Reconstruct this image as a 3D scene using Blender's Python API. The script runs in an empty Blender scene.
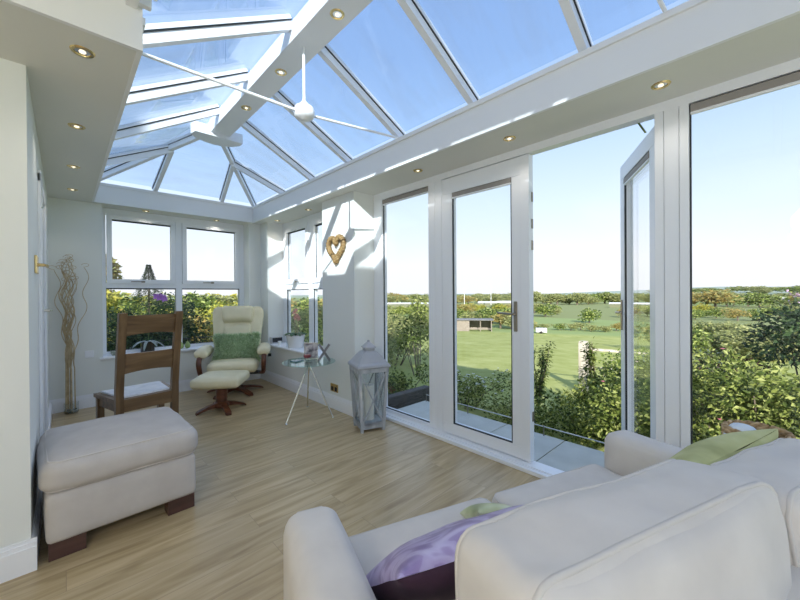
import bpy, bmesh, math, random
from mathutils import Vector, Matrix, noise
PI = math.pi
R = math.radians
S = bpy.context.scene
C = S.collection
rnd = random.Random(7)

# ------------------------------------------------------------------ materials
def mat(name, col=(.8, .8, .8), rough=.5, metal=0, spec=.5, emit=None, estr=0):
    m = bpy.data.materials.new(name); m.use_nodes = True
    b = m.node_tree.nodes['Principled BSDF']
    b.inputs['Base Color'].default_value = (*col, 1)
    b.inputs['Roughness'].default_value = rough
    b.inputs['Metallic'].default_value = metal
    b.inputs['Specular IOR Level'].default_value = spec
    if emit:
        b.inputs['Emission Color'].default_value = (*emit, 1)
        b.inputs['Emission Strength'].default_value = estr
    return m

def N(m, t, **kw):
    n = m.node_tree.nodes.new(t)
    for k, v in kw.items(): setattr(n, k, v)
    return n
def L(m, a, b): m.node_tree.links.new(a, b)
def bsdf(m): return m.node_tree.nodes['Principled BSDF']

def ramp(m, fac, stops, interp='LINEAR'):
    r = N(m, 'ShaderNodeValToRGB'); r.color_ramp.interpolation = interp
    e = r.color_ramp.elements
    e[0].position, e[0].color = stops[0][0], (*stops[0][1], 1)
    e[1].position, e[1].color = stops[-1][0], (*stops[-1][1], 1)
    for p, c in stops[1:-1]:
        x = e.new(p); x.color = (*c, 1)
    L(m, fac, r.inputs[0])
    return r.outputs[0]

def coords(m, scale=(1, 1, 1), kind='Object'):
    t = N(m, 'ShaderNodeTexCoord'); mp = N(m, 'ShaderNodeMapping')
    mp.inputs['Scale'].default_value = scale
    L(m, t.outputs[kind], mp.inputs[0]); return mp.outputs[0]

def noisy(m, stops, scale=5, detail=4, sc=(1, 1, 1), bump=0, rough=None):
    co = coords(m, sc)
    n = N(m, 'ShaderNodeTexNoise'); n.inputs['Scale'].default_value = scale; n.inputs['Detail'].default_value = detail
    L(m, co, n.inputs['Vector'])
    L(m, ramp(m, n.outputs[0], stops), bsdf(m).inputs['Base Color'])
    if bump:
        b = N(m, 'ShaderNodeBump'); b.inputs['Strength'].default_value = bump; b.inputs['Distance'].default_value = .01
        L(m, n.outputs[0], b.inputs['Height']); L(m, b.outputs[0], bsdf(m).inputs['Normal'])
    return m

def wood(name, c1, c2, c3, axis=0, scale=1., rough=.4):
    m = mat(name, c1, rough)
    sc = [14, 14, 14]; sc[axis] = 1.2
    co = coords(m, tuple(s * scale for s in sc))
    n = N(m, 'ShaderNodeTexNoise'); n.inputs['Scale'].default_value = 1.6; n.inputs['Detail'].default_value = 6; n.inputs['Distortion'].default_value = .6
    L(m, co, n.inputs['Vector'])
    L(m, ramp(m, n.outputs[0], [(.3, c1), (.5, c2), (.68, c3)]), bsdf(m).inputs['Base Color'])
    b = N(m, 'ShaderNodeBump'); b.inputs['Strength'].default_value = .15; b.inputs['Distance'].default_value = .002
    L(m, n.outputs[0], b.inputs['Height']); L(m, b.outputs[0], bsdf(m).inputs['Normal'])
    return m

def leafmat(name, cols, rough=.5, trans=.38):
    """colour differs from leaf to leaf"""
    m = mat(name, cols[0], rough, spec=.3)
    g = N(m, 'ShaderNodeNewGeometry')
    k = len(cols)
    stops = [(i / (k - 1), c) for i, c in enumerate(cols)]
    col = ramp(m, g.outputs['Random Per Island'], stops)
    L(m, col, bsdf(m).inputs['Base Color'])
    tr = N(m, 'ShaderNodeBsdfTranslucent'); L(m, col, tr.inputs[0])
    mx = N(m, 'ShaderNodeMixShader'); mx.inputs[0].default_value = trans
    out = m.node_tree.nodes['Material Output']
    L(m, bsdf(m).outputs[0], mx.inputs[1]); L(m, tr.outputs[0], mx.inputs[2]); L(m, mx.outputs[0], out.inputs[0])
    return m

def glassmat(name, tint=(.97, .985, .98), refl=.05, gloss=0.0, streak=0.0):
    m = bpy.data.materials.new(name); m.use_nodes = True
    nt = m.node_tree; nt.nodes.clear()
    out = N(m, 'ShaderNodeOutputMaterial')
    t = N(m, 'ShaderNodeBsdfTransparent'); t.inputs[0].default_value = (*tint, 1)
    g = N(m, 'ShaderNodeBsdfGlossy'); g.inputs['Roughness'].default_value = gloss
    lw = N(m, 'ShaderNodeLayerWeight'); lw.inputs[0].default_value = .5
    p = N(m, 'ShaderNodeMath', operation='POWER'); p.inputs[1].default_value = 4.5
    L(m, lw.outputs['Facing'], p.inputs[0])
    a = N(m, 'ShaderNodeMath', operation='MULTIPLY_ADD'); a.inputs[1].default_value = .8; a.inputs[2].default_value = refl
    L(m, p.outputs[0], a.inputs[0])
    mx = N(m, 'ShaderNodeMixShader')
    L(m, a.outputs[0], mx.inputs[0]); L(m, t.outputs[0], mx.inputs[1]); L(m, g.outputs[0], mx.inputs[2])
    if streak:  # pale diffuse streaks mixed over the clear glass
        d = N(m, 'ShaderNodeBsdfDiffuse'); d.inputs[0].default_value = (.8, .8, .78, 1)
        co = coords(m, (1.2, 5, 1.2)); n = N(m, 'ShaderNodeTexNoise'); n.inputs['Scale'].default_value = 1.4; n.inputs['Detail'].default_value = 5
        L(m, co, n.inputs['Vector'])
        mr = N(m, 'ShaderNodeMapRange'); mr.inputs['From Min'].default_value = .45; mr.inputs['From Max'].default_value = .8
        mr.inputs['To Min'].default_value = 0; mr.inputs['To Max'].default_value = streak
        L(m, n.outputs[0], mr.inputs[0])
        m2 = N(m, 'ShaderNodeMixShader'); L(m, mr.outputs[0], m2.inputs[0]); L(m, mx.outputs[0], m2.inputs[1]); L(m, d.outputs[0], m2.inputs[2])
        mx = m2
    L(m, mx.outputs[0], out.inputs[0])
    return m

WALL = mat('wall_paint', (.76, .785, .765), .7)
CEIL = mat('ceiling_paint', (.72, .72, .67), .75)
UPVC = mat('upvc_white', (.83, .86, .90), .28)
KERB = mat('kerb_white', (.80, .81, .81), .45)
SKIRT = mat('skirting_white', (.84, .86, .90), .35)
GASK = mat('gasket_black', (.02, .025, .03), .5)
BLIND = mat('blind_taupe', (.30, .28, .26), .6)
BRASS = mat('brass', (.75, .58, .28), .25, 1)
CHROME = mat('chrome', (.75, .77, .78), .12, 1)
NICKEL = mat('nickel_bronze', (.32, .29, .24), .35, 1)
GLASS = glassmat('window_glass', (.985, .99, .99), .02)
ROOFGL = glassmat('roof_glass', (.88, .935, .995), .035, 0, .10)
TGLASS = glassmat('table_glass', (.80, .93, .90), .08)
CLEARG = glassmat('clear_glass', (.95, .97, .97), .05)
BULB = mat('bulb', (1, .9, .7), .3, emit=(1, .86, .62), estr=1.0)
TERR = noisy(mat('terrace_slab', rough=.7), [(.3, (.48, .49, .44)), (.6, (.56, .57, .52)), (.8, (.64, .65, .60))], 4, 6, bump=.1)
SOFA = noisy(mat('sofa_fabric', rough=.9, spec=.15), [(.3, (.60, .565, .535)), (.7, (.66, .625, .59))], 9, 5, bump=.10)
SOFAP = mat('piping_fabric', (.60, .57, .54), .9, spec=.1)
OTT = noisy(mat('ottoman_fabric', rough=.9, spec=.15), [(.3, (.50, .47, .45)), (.7, (.56, .53, .505))], 9, 5, bump=.08)
DARKW = wood('dark_wood_foot', (.05, .025, .02), (.075, .035, .028), (.10, .05, .04))
OAKZ = wood('brown_oak_upright', (.09, .052, .022), (.145, .085, .038), (.21, .13, .062), 2)
OAKX = wood('brown_oak_rail', (.09, .052, .022), (.145, .085, .038), (.21, .13, .062), 0)
TEAK = wood('red_brown_wood', (.06, .02, .010), (.11, .036, .017), (.17, .06, .028), 0, rough=.3)
LEATH = noisy(mat('cream_leather', rough=.42), [(.3, (.68, .63, .42)), (.7, (.76, .70, .49))], 7, 4, bump=.12)
WHITECER = mat('white_ceramic', (.82, .83, .83), .25)
LANT = noisy(mat('grey_washed_wood', rough=.7), [(.3, (.30, .33, .37)), (.6, (.45, .48, .52)), (.75, (.60, .62, .64))], 14, 6, (1, 1, .25))
LROOF = noisy(mat('grey_painted_metal', rough=.45), [(.3, (.34, .36, .40)), (.7, (.42, .44, .48))], 6)
WAX = mat('white_wax', (.82, .82, .80), .5)
WICKER = noisy(mat('wicker_gold', rough=.6), [(.3, (.16, .09, .03)), (.5, (.28, .18, .07)), (.7, (.45, .33, .16))], 40)
BLACK = mat('black_gloss', (.02, .02, .022), .25)
TWIG = noisy(mat('willow_bark', rough=.6), [(.3, (.34, .25, .14)), (.7, (.60, .49, .30))], 12)
FUR = leafmat('green_fur', [(.24, .36, .18), (.42, .56, .33), (.58, .70, .46), (.72, .80, .60)], .8, .2)

def floor_mat():
    m = mat('oak_planks', rough=.28, spec=.5)
    co = coords(m, (1, 1, 1))
    br = N(m, 'ShaderNodeTexBrick'); br.offset = .37; br.offset_frequency = 2
    for k, v in (('Scale', 1), ('Mortar Size', .0012), ('Brick Width', 1.25), ('Row Height', .165), ('Bias', 0), ('Mortar Smooth', .1)): br.inputs[k].default_value = v
    br.inputs['Color1'].default_value = (0, 0, 0, 1); br.inputs['Color2'].default_value = (1, 1, 1, 1); br.inputs['Mortar'].default_value = (.5, .5, .5, 1)
    L(m, co, br.inputs['Vector'])
    mp = N(m, 'ShaderNodeMapping'); mp.inputs['Scale'].default_value = (1.1, 11, 1)
    L(m, co, mp.inputs[0])
    ad = N(m, 'ShaderNodeVectorMath', operation='ADD'); L(m, mp.outputs[0], ad.inputs[0])
    sc = N(m, 'ShaderNodeVectorMath', operation='SCALE'); sc.inputs['Scale'].default_value = 7; L(m, br.outputs['Color'], sc.inputs[0]); L(m, sc.outputs[0], ad.inputs[1])
    n = N(m, 'ShaderNodeTexNoise'); n.inputs['Scale'].default_value = 1.7; n.inputs['Detail'].default_value = 7; n.inputs['Distortion'].default_value = .9
    L(m, ad.outputs[0], n.inputs['Vector'])
    g = ramp(m, n.outputs[0], [(.28, (.33, .24, .125)), (.45, (.44, .335, .185)), (.6, (.52, .41, .245)), (.75, (.58, .475, .30))])
    tone = ramp(m, br.outputs['Color'], [(0, (.94, .94, .94)), (1, (1.04, 1.035, 1.02))])
    mx = N(m, 'ShaderNodeMix', data_type='RGBA', blend_type='MULTIPLY'); mx.inputs[0].default_value = 1
    L(m, g, mx.inputs[6]); L(m, tone, mx.inputs[7])
    m2 = N(m, 'ShaderNodeMix', data_type='RGBA', blend_type='MIX'); L(m, br.outputs['Fac'], m2.inputs[0])
    L(m, mx.outputs[2], m2.inputs[6]); m2.inputs[7].default_value = (.32, .24, .15, 1)
    L(m, m2.outputs[2], bsdf(m).inputs['Base Color'])
    rr = N(m, 'ShaderNodeMapRange'); rr.inputs['To Min'].default_value = .24; rr.inputs['To Max'].default_value = .42
    L(m, n.outputs[0], rr.inputs[0]); L(m, rr.outputs[0], bsdf(m).inputs['Roughness'])
    b = N(m, 'ShaderNodeBump'); b.inputs['Strength'].default_value = .08; b.inputs['Distance'].default_value = .002
    L(m, n.outputs[0], b.inputs['Height']); L(m, b.outputs[0], bsdf(m).inputs['Normal'])
    return m
FLOOR = floor_mat()

# ------------------------------------------------------------------ mesh builder
class MB:
    def __init__(s): s.b = bmesh.new()
    def box(s, x0, x1, y0, y1, z0, z1, bev=0, M=None):
        r = bmesh.ops.create_cube(s.b, size=1)
        vs = r['verts']
        for v in vs:
            v.co = Vector(((x0 + x1) / 2 + v.co.x * (x1 - x0), (y0 + y1) / 2 + v.co.y * (y1 - y0), (z0 + z1) / 2 + v.co.z * (z1 - z0)))
        if bev:
            es = {e for v in vs for e in v.link_edges}
            q = bmesh.ops.bevel(s.b, geom=list(es), offset=bev, segments=2, affect='EDGES', profile=.6)
            vs = list({v for f in q['faces'] for v in f.verts} | {v for v in vs if v.is_valid})
        if M is not None:
            for v in vs: v.co = M @ v.co
        return s
    def tube(s, pts, r, n=8, closed=False, taper=None):
        pts = [Vector(p) for p in pts]; k = len(pts); rings = []
        up = None
        for i, p in enumerate(pts):
            if closed: d = pts[(i + 1) % k] - pts[i - 1]
            else: d = pts[min(i + 1, k - 1)] - pts[max(i - 1, 0)]
            if d.length < 1e-9: d = Vector((0, 0, 1))
            d.normalize()
            if up is None: up = Vector((0, 0, 1)) if abs(d.z) < .9 else Vector((1, 0, 0))
            a = d.cross(up)
            if a.length < 1e-6: a = d.cross(Vector((0, 1, 0)))
            a.normalize(); c = a.cross(d).normalized(); up = c
            rr = r if taper is None else r * taper(i / (k - 1))
            rings.append([s.b.verts.new(p + (a * math.cos(2 * PI * j / n) + c * math.sin(2 * PI * j / n)) * rr) for j in range(n)])
        m = k if closed else k - 1
        for i in range(m):
            A, B = rings[i], rings[(i + 1) % k]
            for j in range(n):
                s.b.faces.new((A[j], A[(j + 1) % n], B[(j + 1) % n], B[j]))
        if not closed:
            s.b.faces.new(rings[0]); s.b.faces.new(rings[-1][::-1])
        return s
    def cyl(s, p0, p1, r, n=16, r1=None):
        t = None if r1 is None else (lambda q: (1 - q) + q * r1 / r)
        return s.tube([p0, p1], r, n, taper=t)
    def bar(s, p0, p1, w, h, up=(0, 0, 1)):
        """rectangular bar, w across, h along up"""
        p0, p1 = Vector(p0), Vector(p1); d = (p1 - p0).normalized(); a = d.cross(Vector(up)).normalized(); c = a.cross(d).normalized()
        f = []
        for p in (p0, p1):
            f.append([s.b.verts.new(p + a * (i * w / 2) + c * (j * h / 2)) for i, j in ((-1, -1), (1, -1), (1, 1), (-1, 1))])
        for j in range(4): s.b.faces.new((f[0][j], f[0][(j + 1) % 4], f[1][(j + 1) % 4], f[1][j]))
        s.b.faces.new(f[0][::-1]); s.b.faces.new(f[1])
        return s
    def prism(s, poly, z0, z1, M=None):
        a = [s.b.verts.new((x, y, z0)) for x, y in poly]; b = [s.b.verts.new((x, y, z1)) for x, y in poly]; k = len(poly)
        for i in range(k): s.b.faces.new((a[i], a[(i + 1) % k], b[(i + 1) % k], b[i]))
        s.b.faces.new(a[::-1]); s.b.faces.new(b)
        if M is not None:
            for v in a + b: v.co = M @ v.co
        return s
    def lathe(s, prof, n=24, o=(0, 0, 0), sides=None, rot=0, sx=1, sy=1):
        n = sides or n; o = Vector(o); rings = []
        for r, z in prof:
            rings.append([s.b.verts.new(o + Vector((sx * max(r, 1e-4) * math.cos(rot + 2 * PI * j / n), sy * max(r, 1e-4) * math.sin(rot + 2 * PI * j / n), z))) for j in range(n)])
        for A, B in zip(rings, rings[1:]):
            for j in range(n): s.b.faces.new((A[j], A[(j + 1) % n], B[(j + 1) % n], B[j]))
        s.b.faces.new(rings[0][::-1]); s.b.faces.new(rings[-1])
        return s
    def slab(s, quad, t):
        """thin solid from a flat polygon"""
        q = [Vector(p) for p in quad]; nrm = (q[1] - q[0]).cross(q[2] - q[0]).normalized() * t
        a = [s.b.verts.new(p) for p in q]; b = [s.b.verts.new(p + nrm) for p in q]; k = len(q)
        for i in range(k): s.b.faces.new((a[i], a[(i + 1) % k], b[(i + 1) % k], b[i]))
        s.b.faces.new(a[::-1]); s.b.faces.new(b)
        return s
    def rbox(s, sx, sy, sz, r, o=(0, 0, 0), puff=(0, 0, 0), seg=10, wr=0, seed=0, M=None):
        """soft box: rounded edges, puffed faces, wrinkles"""
        o = Vector(o); h = Vector((sx / 2, sy / 2, sz / 2)); grid = {}
        def V(i, j, k):
            key = (i, j, k)
            if key in grid: return grid[key]
            u = Vector((2 * i / seg - 1, 2 * j / seg - 1, 2 * k / seg - 1))
            u2 = Vector([math.copysign(abs(math.sin(c * PI / 2)), c) for c in u])
            p = Vector((u2.x * h.x, u2.y * h.y, u2.z * h.z))
            inner = Vector([max(-(h[a] - r), min(h[a] - r, p[a])) for a in range(3)])
            d = p - inner
            if d.length > 1e-9: p = inner + d.normalized() * r
            f = [(1 - u2[a] ** 2) for a in range(3)]
            p.x += math.copysign(puff[0] * f[1] * f[2], u.x) * (abs(u2.x) ** 3); p.y += math.copysign(puff[1] * f[0] * f[2], u.y) * (abs(u2.y) ** 3); p.z += math.copysign(puff[2] * f[0] * f[1], u.z) * (abs(u2.z) ** 3)
            if wr:
                nv = noise.noise_vector((p + Vector((seed * 3.1, seed, 0))) * 6) + .5 * noise.noise_vector((p + Vector((seed, 9, 0))) * 14)
                p += nv * wr
            v = s.b.verts.new(p + o); grid[key] = v; return v
        for a in range(3):
            for side in (0, seg):
                for i in range(seg):
                    for j in range(seg):
                        q = []
                        for di, dj in ((0, 0), (1, 0), (1, 1), (0, 1)):
                            c = [0, 0, 0]; c[a] = side; c[(a + 1) % 3] = i + di; c[(a + 2) % 3] = j + dj
                            q.append(V(*c))
                        s.b.faces.new(q if side else q[::-1])
        if M is not None:
            for v in grid.values(): v.co = M @ v.co
        return s
    def pillow(s, w, h, t, n=18, wr=.006, seed=1, M=None, top_only=0):
        """square scatter cushion lying in xy, pinched corners. top_only: 1 upper half, -1 lower half, 0 both"""
        vs = []
        def P(i, j, side):
            u, v = 2 * i / n - 1, 2 * j / n - 1
            u, v = math.sin(u * PI / 2), math.sin(v * PI / 2)
            e = (max(0, 1 - u * u) * max(0, 1 - v * v)) ** .42
            inx = 1 - .10 * (1 - v * v) * abs(u) ** 2; iny = 1 - .10 * (1 - u * u) * abs(v) ** 2
            p = Vector((u * w / 2 * inx, v * h / 2 * iny, side * t / 2 * e))
            if wr: p += noise.noise_vector(Vector((p.x * 7 + seed, p.y * 7, side * 2 + seed))) * wr * (0.3 + e)
            return p
        for side in ((1, -1) if top_only == 0 else (top_only,)):
            g = [[s.b.verts.new(P(i, j, side)) for j in range(n + 1)] for i in range(n + 1)]
            for i in range(n):
                for j in range(n):
                    q = (g[i][j], g[i + 1][j], g[i + 1][j + 1], g[i][j + 1])
                    s.b.faces.new(q if side > 0 else q[::-1])
            vs += [v for r_ in g for v in r_]
        if M is not None:
            for v in vs: v.co = M @ v.co
        return s
    def leaf(s, p, d, nrm, l, w):
        d = d.normalized(); a = d.cross(nrm)
        if a.length < 1e-5: a = d.cross(Vector((1, .3, .2)))
        a.normalize(); c = a.cross(d)
        m1 = p + d * l * .45
        v = [s.b.verts.new(q) for q in (p, m1 + a * w / 2 + c * w * .18, p + d * l, m1 - a * w / 2 + c * w * .18)]
        s.b.faces.new(v); return s
    def build(s, name, m, parent=None, loc=(0, 0, 0), rz=0, smooth=False, rot=None):
        bmesh.ops.recalc_face_normals(s.b, faces=s.b.faces) if len(s.b.faces) < 60000 and not getattr(s, 'nofix', 0) else None
        me = bpy.data.meshes.new(name); s.b.to_mesh(me); s.b.free()
        me.materials.append(m)
        if smooth:
            for p in me.polygons: p.use_smooth = True
        o = bpy.data.objects.new(name, me); C.objects.link(o)
        o.location = loc; o.rotation_euler = rot or (0, 0, rz)
        if parent: o.parent = parent
        return o

def autosmooth(o, ang=40):
    me = o.data
    for p in me.polygons: p.use_smooth = True
    try: me.set_sharp_from_angle(angle=R(ang))
    except Exception: pass
    return o

def tag(o, label=None, cat=None, group=None, kind=None):
    if label: o['label'] = label
    if cat: o['category'] = cat
    if group: o['group'] = group
    if kind: o['kind'] = kind
    return o
def thing(name, label, cat, loc=(0, 0, 0), rz=0, group=None):
    o = bpy.data.objects.new(name, None); C.objects.link(o); o.empty_display_size = .1
    o.location = loc; o.rotation_euler = (0, 0, rz)
    return tag(o, label, cat, group)
def struct(name, mb, m, **kw):
    return tag(mb.build(name, m, **kw), kind='structure')
def structroot(name):
    return tag(thing(name, None, None), kind='structure')
def copy_tree(o, parent=None):
    c = o.copy(); C.objects.link(c); c.parent = parent
    for ch in list(o.children):
        copy_tree(ch, c)
    return c

# ------------------------------------------------------------------ the room shell
ZC, ZK = 2.39, 2.61          # soffit and kerb heights
XL, XR, YF, YN = .265, 2.08, 5.407, 1.93
struct('floor', MB().box(-3, 2.42, -.7, 5.75, -.12, 0), FLOOR)
# left wall with a door opening
w = MB().box(-.32, -.12, 2.63, 3.42, 0, ZC).box(-.32, -.12, 4.24, 5.5, 0, ZC).box(-.32, -.12, 3.42, 4.24, 2.06, ZC)
struct('wall_left', w, WALL)
struct('wall_near_left', MB().box(-3, -.12, 2.43, 2.63, 0, ZC), WALL)
struct('wall_side', MB().box(-3.2, -3, -.7, 2.63, 0, 2.63), WALL)
# end wall
XJ0, XJ1 = .337, 2.055
w = MB().box(-.32, XJ0, 5.5, 5.79, 0, ZC).box(XJ0, XJ1, 5.5, 5.79, 0, .54).box(XJ1, 2.57, 5.5, 5.79, 0, ZC)
struct('wall_end', w, WALL)
# right wall: below the side window, jamb, pier
w = MB().box(2.23, 2.57, 3.68, 5.5, 0, .54).box(2.23, 2.57, 5.23, 5.5, .54, ZC).box(2.23, 2.57, 3.05, 3.68, 0, ZC)
struct('wall_right', w, WALL)
# back wall behind the camera, wide patio opening to the left part
w = MB().box(-3.2, -2.6, -.9, -.7, 0, 2.6).box(-.9, 1.6, -.9, -.7, 0, 2.6).box(1.6, 2.57, -.9, -.7, 0, 1.0).box(1.6, 2.57, -.9, -.7, 2.3, 2.6).box(-2.6, -.9, -.9, -.7, 2.1, 2.6)
WG = structroot('window_added')  # unseen window, added to let sun through to the shrubs
MB().box(1.6, 1.66, -.83, -.77, 1.0, 2.3).box(2.44, 2.57, -.83, -.77, 1.0, 2.3).box(1.66, 2.44, -.83, -.77, 1.0, 1.06).box(1.66, 2.44, -.83, -.77, 2.24, 2.3).build('window_frame', UPVC, WG)
MB().box(1.66, 2.44, -.81, -.79, 1.06, 2.24).build('pane', GLASS, WG)
struct('wall_gable', MB().prism([(-.2, 2.605), (2.62, 2.605), (2.62, 2.66), (1.2, 3.40), (-.2, 2.66)], -.86, -.74, Matrix(((1, 0, 0, 0), (0, 0, 1, 0), (0, 1, 0, 0), (0, 0, 0, 1)))), WALL)  # unseen gable, made solid to keep sun off the right kerb
# unseen house, sized to shade the room; tall thin slab added to block sun
hs = noisy(mat('render_cream', rough=.8), [(.3, (.62, .58, .50)), (.7, (.70, .66, .58))], 6)
struct('wall_house_sunblock', MB().box(-7.5, -1.0, -3.2, -.92, -.2, 4.22).box(-10, -5.35, -1.6, -.93, -.2, 8.5), hs)
# ceilings: soffit boards round the lantern
c = MB().box(XR + .02, 2.62, -.7, 5.85, ZC, ZC + .03).box(-.32, XL - .02, YN + .02, 5.85, ZC, ZC + .03).box(-3.2, -.32, YN + .02, 2.66, ZC, ZC + .03).box(XL - .02, XR + .02, YF + .02, 5.85, ZC, ZC + .03)
struct('ceiling', c, CEIL)
struct('ceiling_high', MB().box(-3.2, XL - .02, -.9, YN - .02, 2.665, 2.70), CEIL)
# kerb: the upright band round the lantern, with its little crown
ZKL = 2.54
k = MB().box(XR, XR + .02, -.7, YF + .02, ZC - .003, ZK).box(XR + .02, XR + .10, -.7, 5.5, ZC + .031, ZK).box(XL - .02, XL, YN + .02, YF, ZC - .003, ZKL).box(XL - .1, XL - .02, YN + .1, 5.5, ZC + .031, ZKL).box(XL - .02, XR, YF, YF + .02, ZC - .003, ZK).box(XL - .02, XR, YF + .02, YF + .1, ZC + .031, ZK).box(-3.2, XL, YN, YN + .02, ZC - .003, 2.63).box(-3.2, XL - .1, YN + .02, YN + .1, ZC + .031, 2.63)
k.box(XR + .1, 2.62, -.7, 5.85, ZC + .03, ZC + .12).box(-.32, XL - .1, YN + .1, 5.85, ZC + .03, ZC + .12).box(XL - .1, XR + .1, YF + .1, 5.85, ZC + .03, ZC + .12)
k.box(XL - .06, XL - .02, -.7, YN, 2.56, 2.63)
struct('trim_1', k, KERB)
struct('ceiling_sunblock', MB().slab([(XL - .1, -.9, 2.66), (1.2, -.9, 3.15), (1.2, -.22, 3.15), (XL - .1, -.22, 2.66)], .04).slab([(1.2, -.9, 3.15), (XR + .1, -.9, 2.66), (XR + .1, -.22, 2.66), (1.2, -.22, 3.15)], .04), CEIL)  # unseen solid roof end, added to keep sun off the door posts
k = MB().box(XR - .014, XR + .08, -.7, YF + .014, ZK - .022, ZK + .012, .004).box(XL - .08, XL + .014, YN + .02, YF + .0, ZKL - .022, ZKL + .012, .004)
k.box(XL, XR, YF - .014, YF + .08, ZK - .022, ZK + .012, .004)
k.box(-3, XL + .03, YN - .03, YN - .001, ZK - .035, ZK + .022, .004).box(-3, XL + .055, YN - .075, YN - .001, ZK + .023, ZK + .088, .006)
struct('trim_2', k, KERB)
# crisp bead at the bottom of the right kerb
struct('trim_3', MB().box(XR - .004, XR + .02, YN, YF, ZC - .006, ZC + .016), KERB)

# skirting boards
def skirt(name, segs):
    m = MB()
    for (x0, y0, x1, y1, nx, ny) in segs:
        # profile: 18 mm board with a thinner moulded top
        for (t, a, b) in ((.020, 0, .115), (.014, .115, .135), (.008, .135, .150)):
            xs = sorted((x0, x1)); ys = sorted((y0, y1))
            if nx: m.box(x0 if nx > 0 else x0 - t, x0 + t if nx > 0 else x0, ys[0], ys[1], a, b)
            else: m.box(xs[0], xs[1], y0 if ny > 0 else y0 - t, y0 + t if ny > 0 else y0, a, b)
    return struct(name, m, SKIRT)
skirt('baseboard_left', [(-.12, 2.43, -.12, 3.35, 1, 0), (-.12, 4.31, -.12, 5.5, 1, 0), (-3, 2.43, -.10, 2.43, 0, -1)])
skirt('baseboard_end', [(-.12, 5.5, 2.23, 5.5, 0, -1)])
skirt('baseboard_right', [(2.23, 3.03, 2.23, 5.5, -1, 0), (2.21, 3.05, 2.41, 3.05, 0, -1)])

# window boards
m = MB().box(XJ0 - .03, XJ1 + .0, 5.465, 5.74, .54, .565, .006)
struct('trim_4', m, SKIRT)
m = MB().box(2.195, 2.50, 3.66, 5.23, .54, .565, .006)
struct('trim_5', m, SKIRT)

# ------------------------------------------------------------------ end window (frame plane y = 5.72)
def rect_frame(m, ax, p, d, a0, a1, z0, z1, w, bev=.003):
    """four rails of width w; ax 'x': window runs along x at y=p..p+d, 'y': along y at x=p..p+d"""
    for (u0, u1, v0, v1) in ((a0, a1, z0, z0 + w), (a0, a1, z1 - w, z1), (a0, a0 + w, z0 + w, z1 - w), (a1 - w, a1, z0 + w, z1 - w)):
        if ax == 'x': m.box(u0, u1, p, p + d, v0, v1, bev)
        else: m.box(p, p + d, u0, u1, v0, v1, bev)
    return m
def gasket(m, ax, p, a0, a1, z0, z1, top=.006, w=.004):
    for (u0, u1, v0, v1) in ((a0, a1, z0, z0 + w), (a0, a1, z1 - top, z1), (a0, a0 + w, z0, z1), (a1 - w, a1, z0, z1)):
        if ax == 'x': m.box(u0, u1, p, p + .012, v0, v1)
        else: m.box(p, p + .012, u0, u1, v0, v1)
    return m
def casement(win, ax, p, ya, yb, glassU, glassL, zmid):
    """p: inner plane. glassU / glassL: lists of (a0, a1, z0, z1)"""
    pass

W1 = structroot('window_1'); Y0 = 5.72
f = MB().box(XJ0, XJ1, Y0, Y0 + .07, .565, .60).box(XJ0, .386, Y0, Y0 + .07, .60, ZC).box(1.985, XJ1, Y0, Y0 + .07, .60, ZC)
f.box(.386, 1.985, Y0, Y0 + .07, 2.315, ZC).box(1.137, 1.21, Y0, Y0 + .07, .60, 2.315).box(.386, 1.137, Y0, Y0 + .07, 1.395, 1.46).box(1.21, 1.985, Y0, Y0 + .07, 1.395, 1.46)
f.build('window_frame', UPVC, W1)
for (a0, a1) in ((.395, 1.13), (1.217, 1.978)):
    o = rect_frame(MB(), 'x', Y0 - .018, .07, a0, a1, 1.455, 2.312, .052).build('casement', UPVC, W1)
    gasket(MB(), 'x', Y0 + .012, a0 + .05, a1 - .05, 1.505, 2.262, .02).build('gasket', GASK, o)
    MB().box(a0 + .052, a1 - .052, Y0 + .02, Y0 + .04, 1.507, 2.26).build('pane', GLASS, o)
    cx = (a0 + a1) / 2
    h = MB().box(cx - .02, cx + .02, Y0 - .030, Y0 - .018, 1.468, 1.492, .003)
    h.tube([(cx + .01, Y0 - .035, 1.48), (cx - .02, Y0 - .045, 1.48), (cx - .13, Y0 - .043, 1.478)], .006)
    h.build('window_handle', NICKEL, o)
for (a0, a1) in ((.386, 1.137), (1.21, 1.985)):
    g = gasket(MB(), 'x', Y0 + .012, a0, a1, .60, 1.395, .016, .005).build('gasket', GASK, W1)
    MB().box(a0, a1, Y0 + .02, Y0 + .04, .60, 1.395).build('pane', GLASS, W1)

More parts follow.
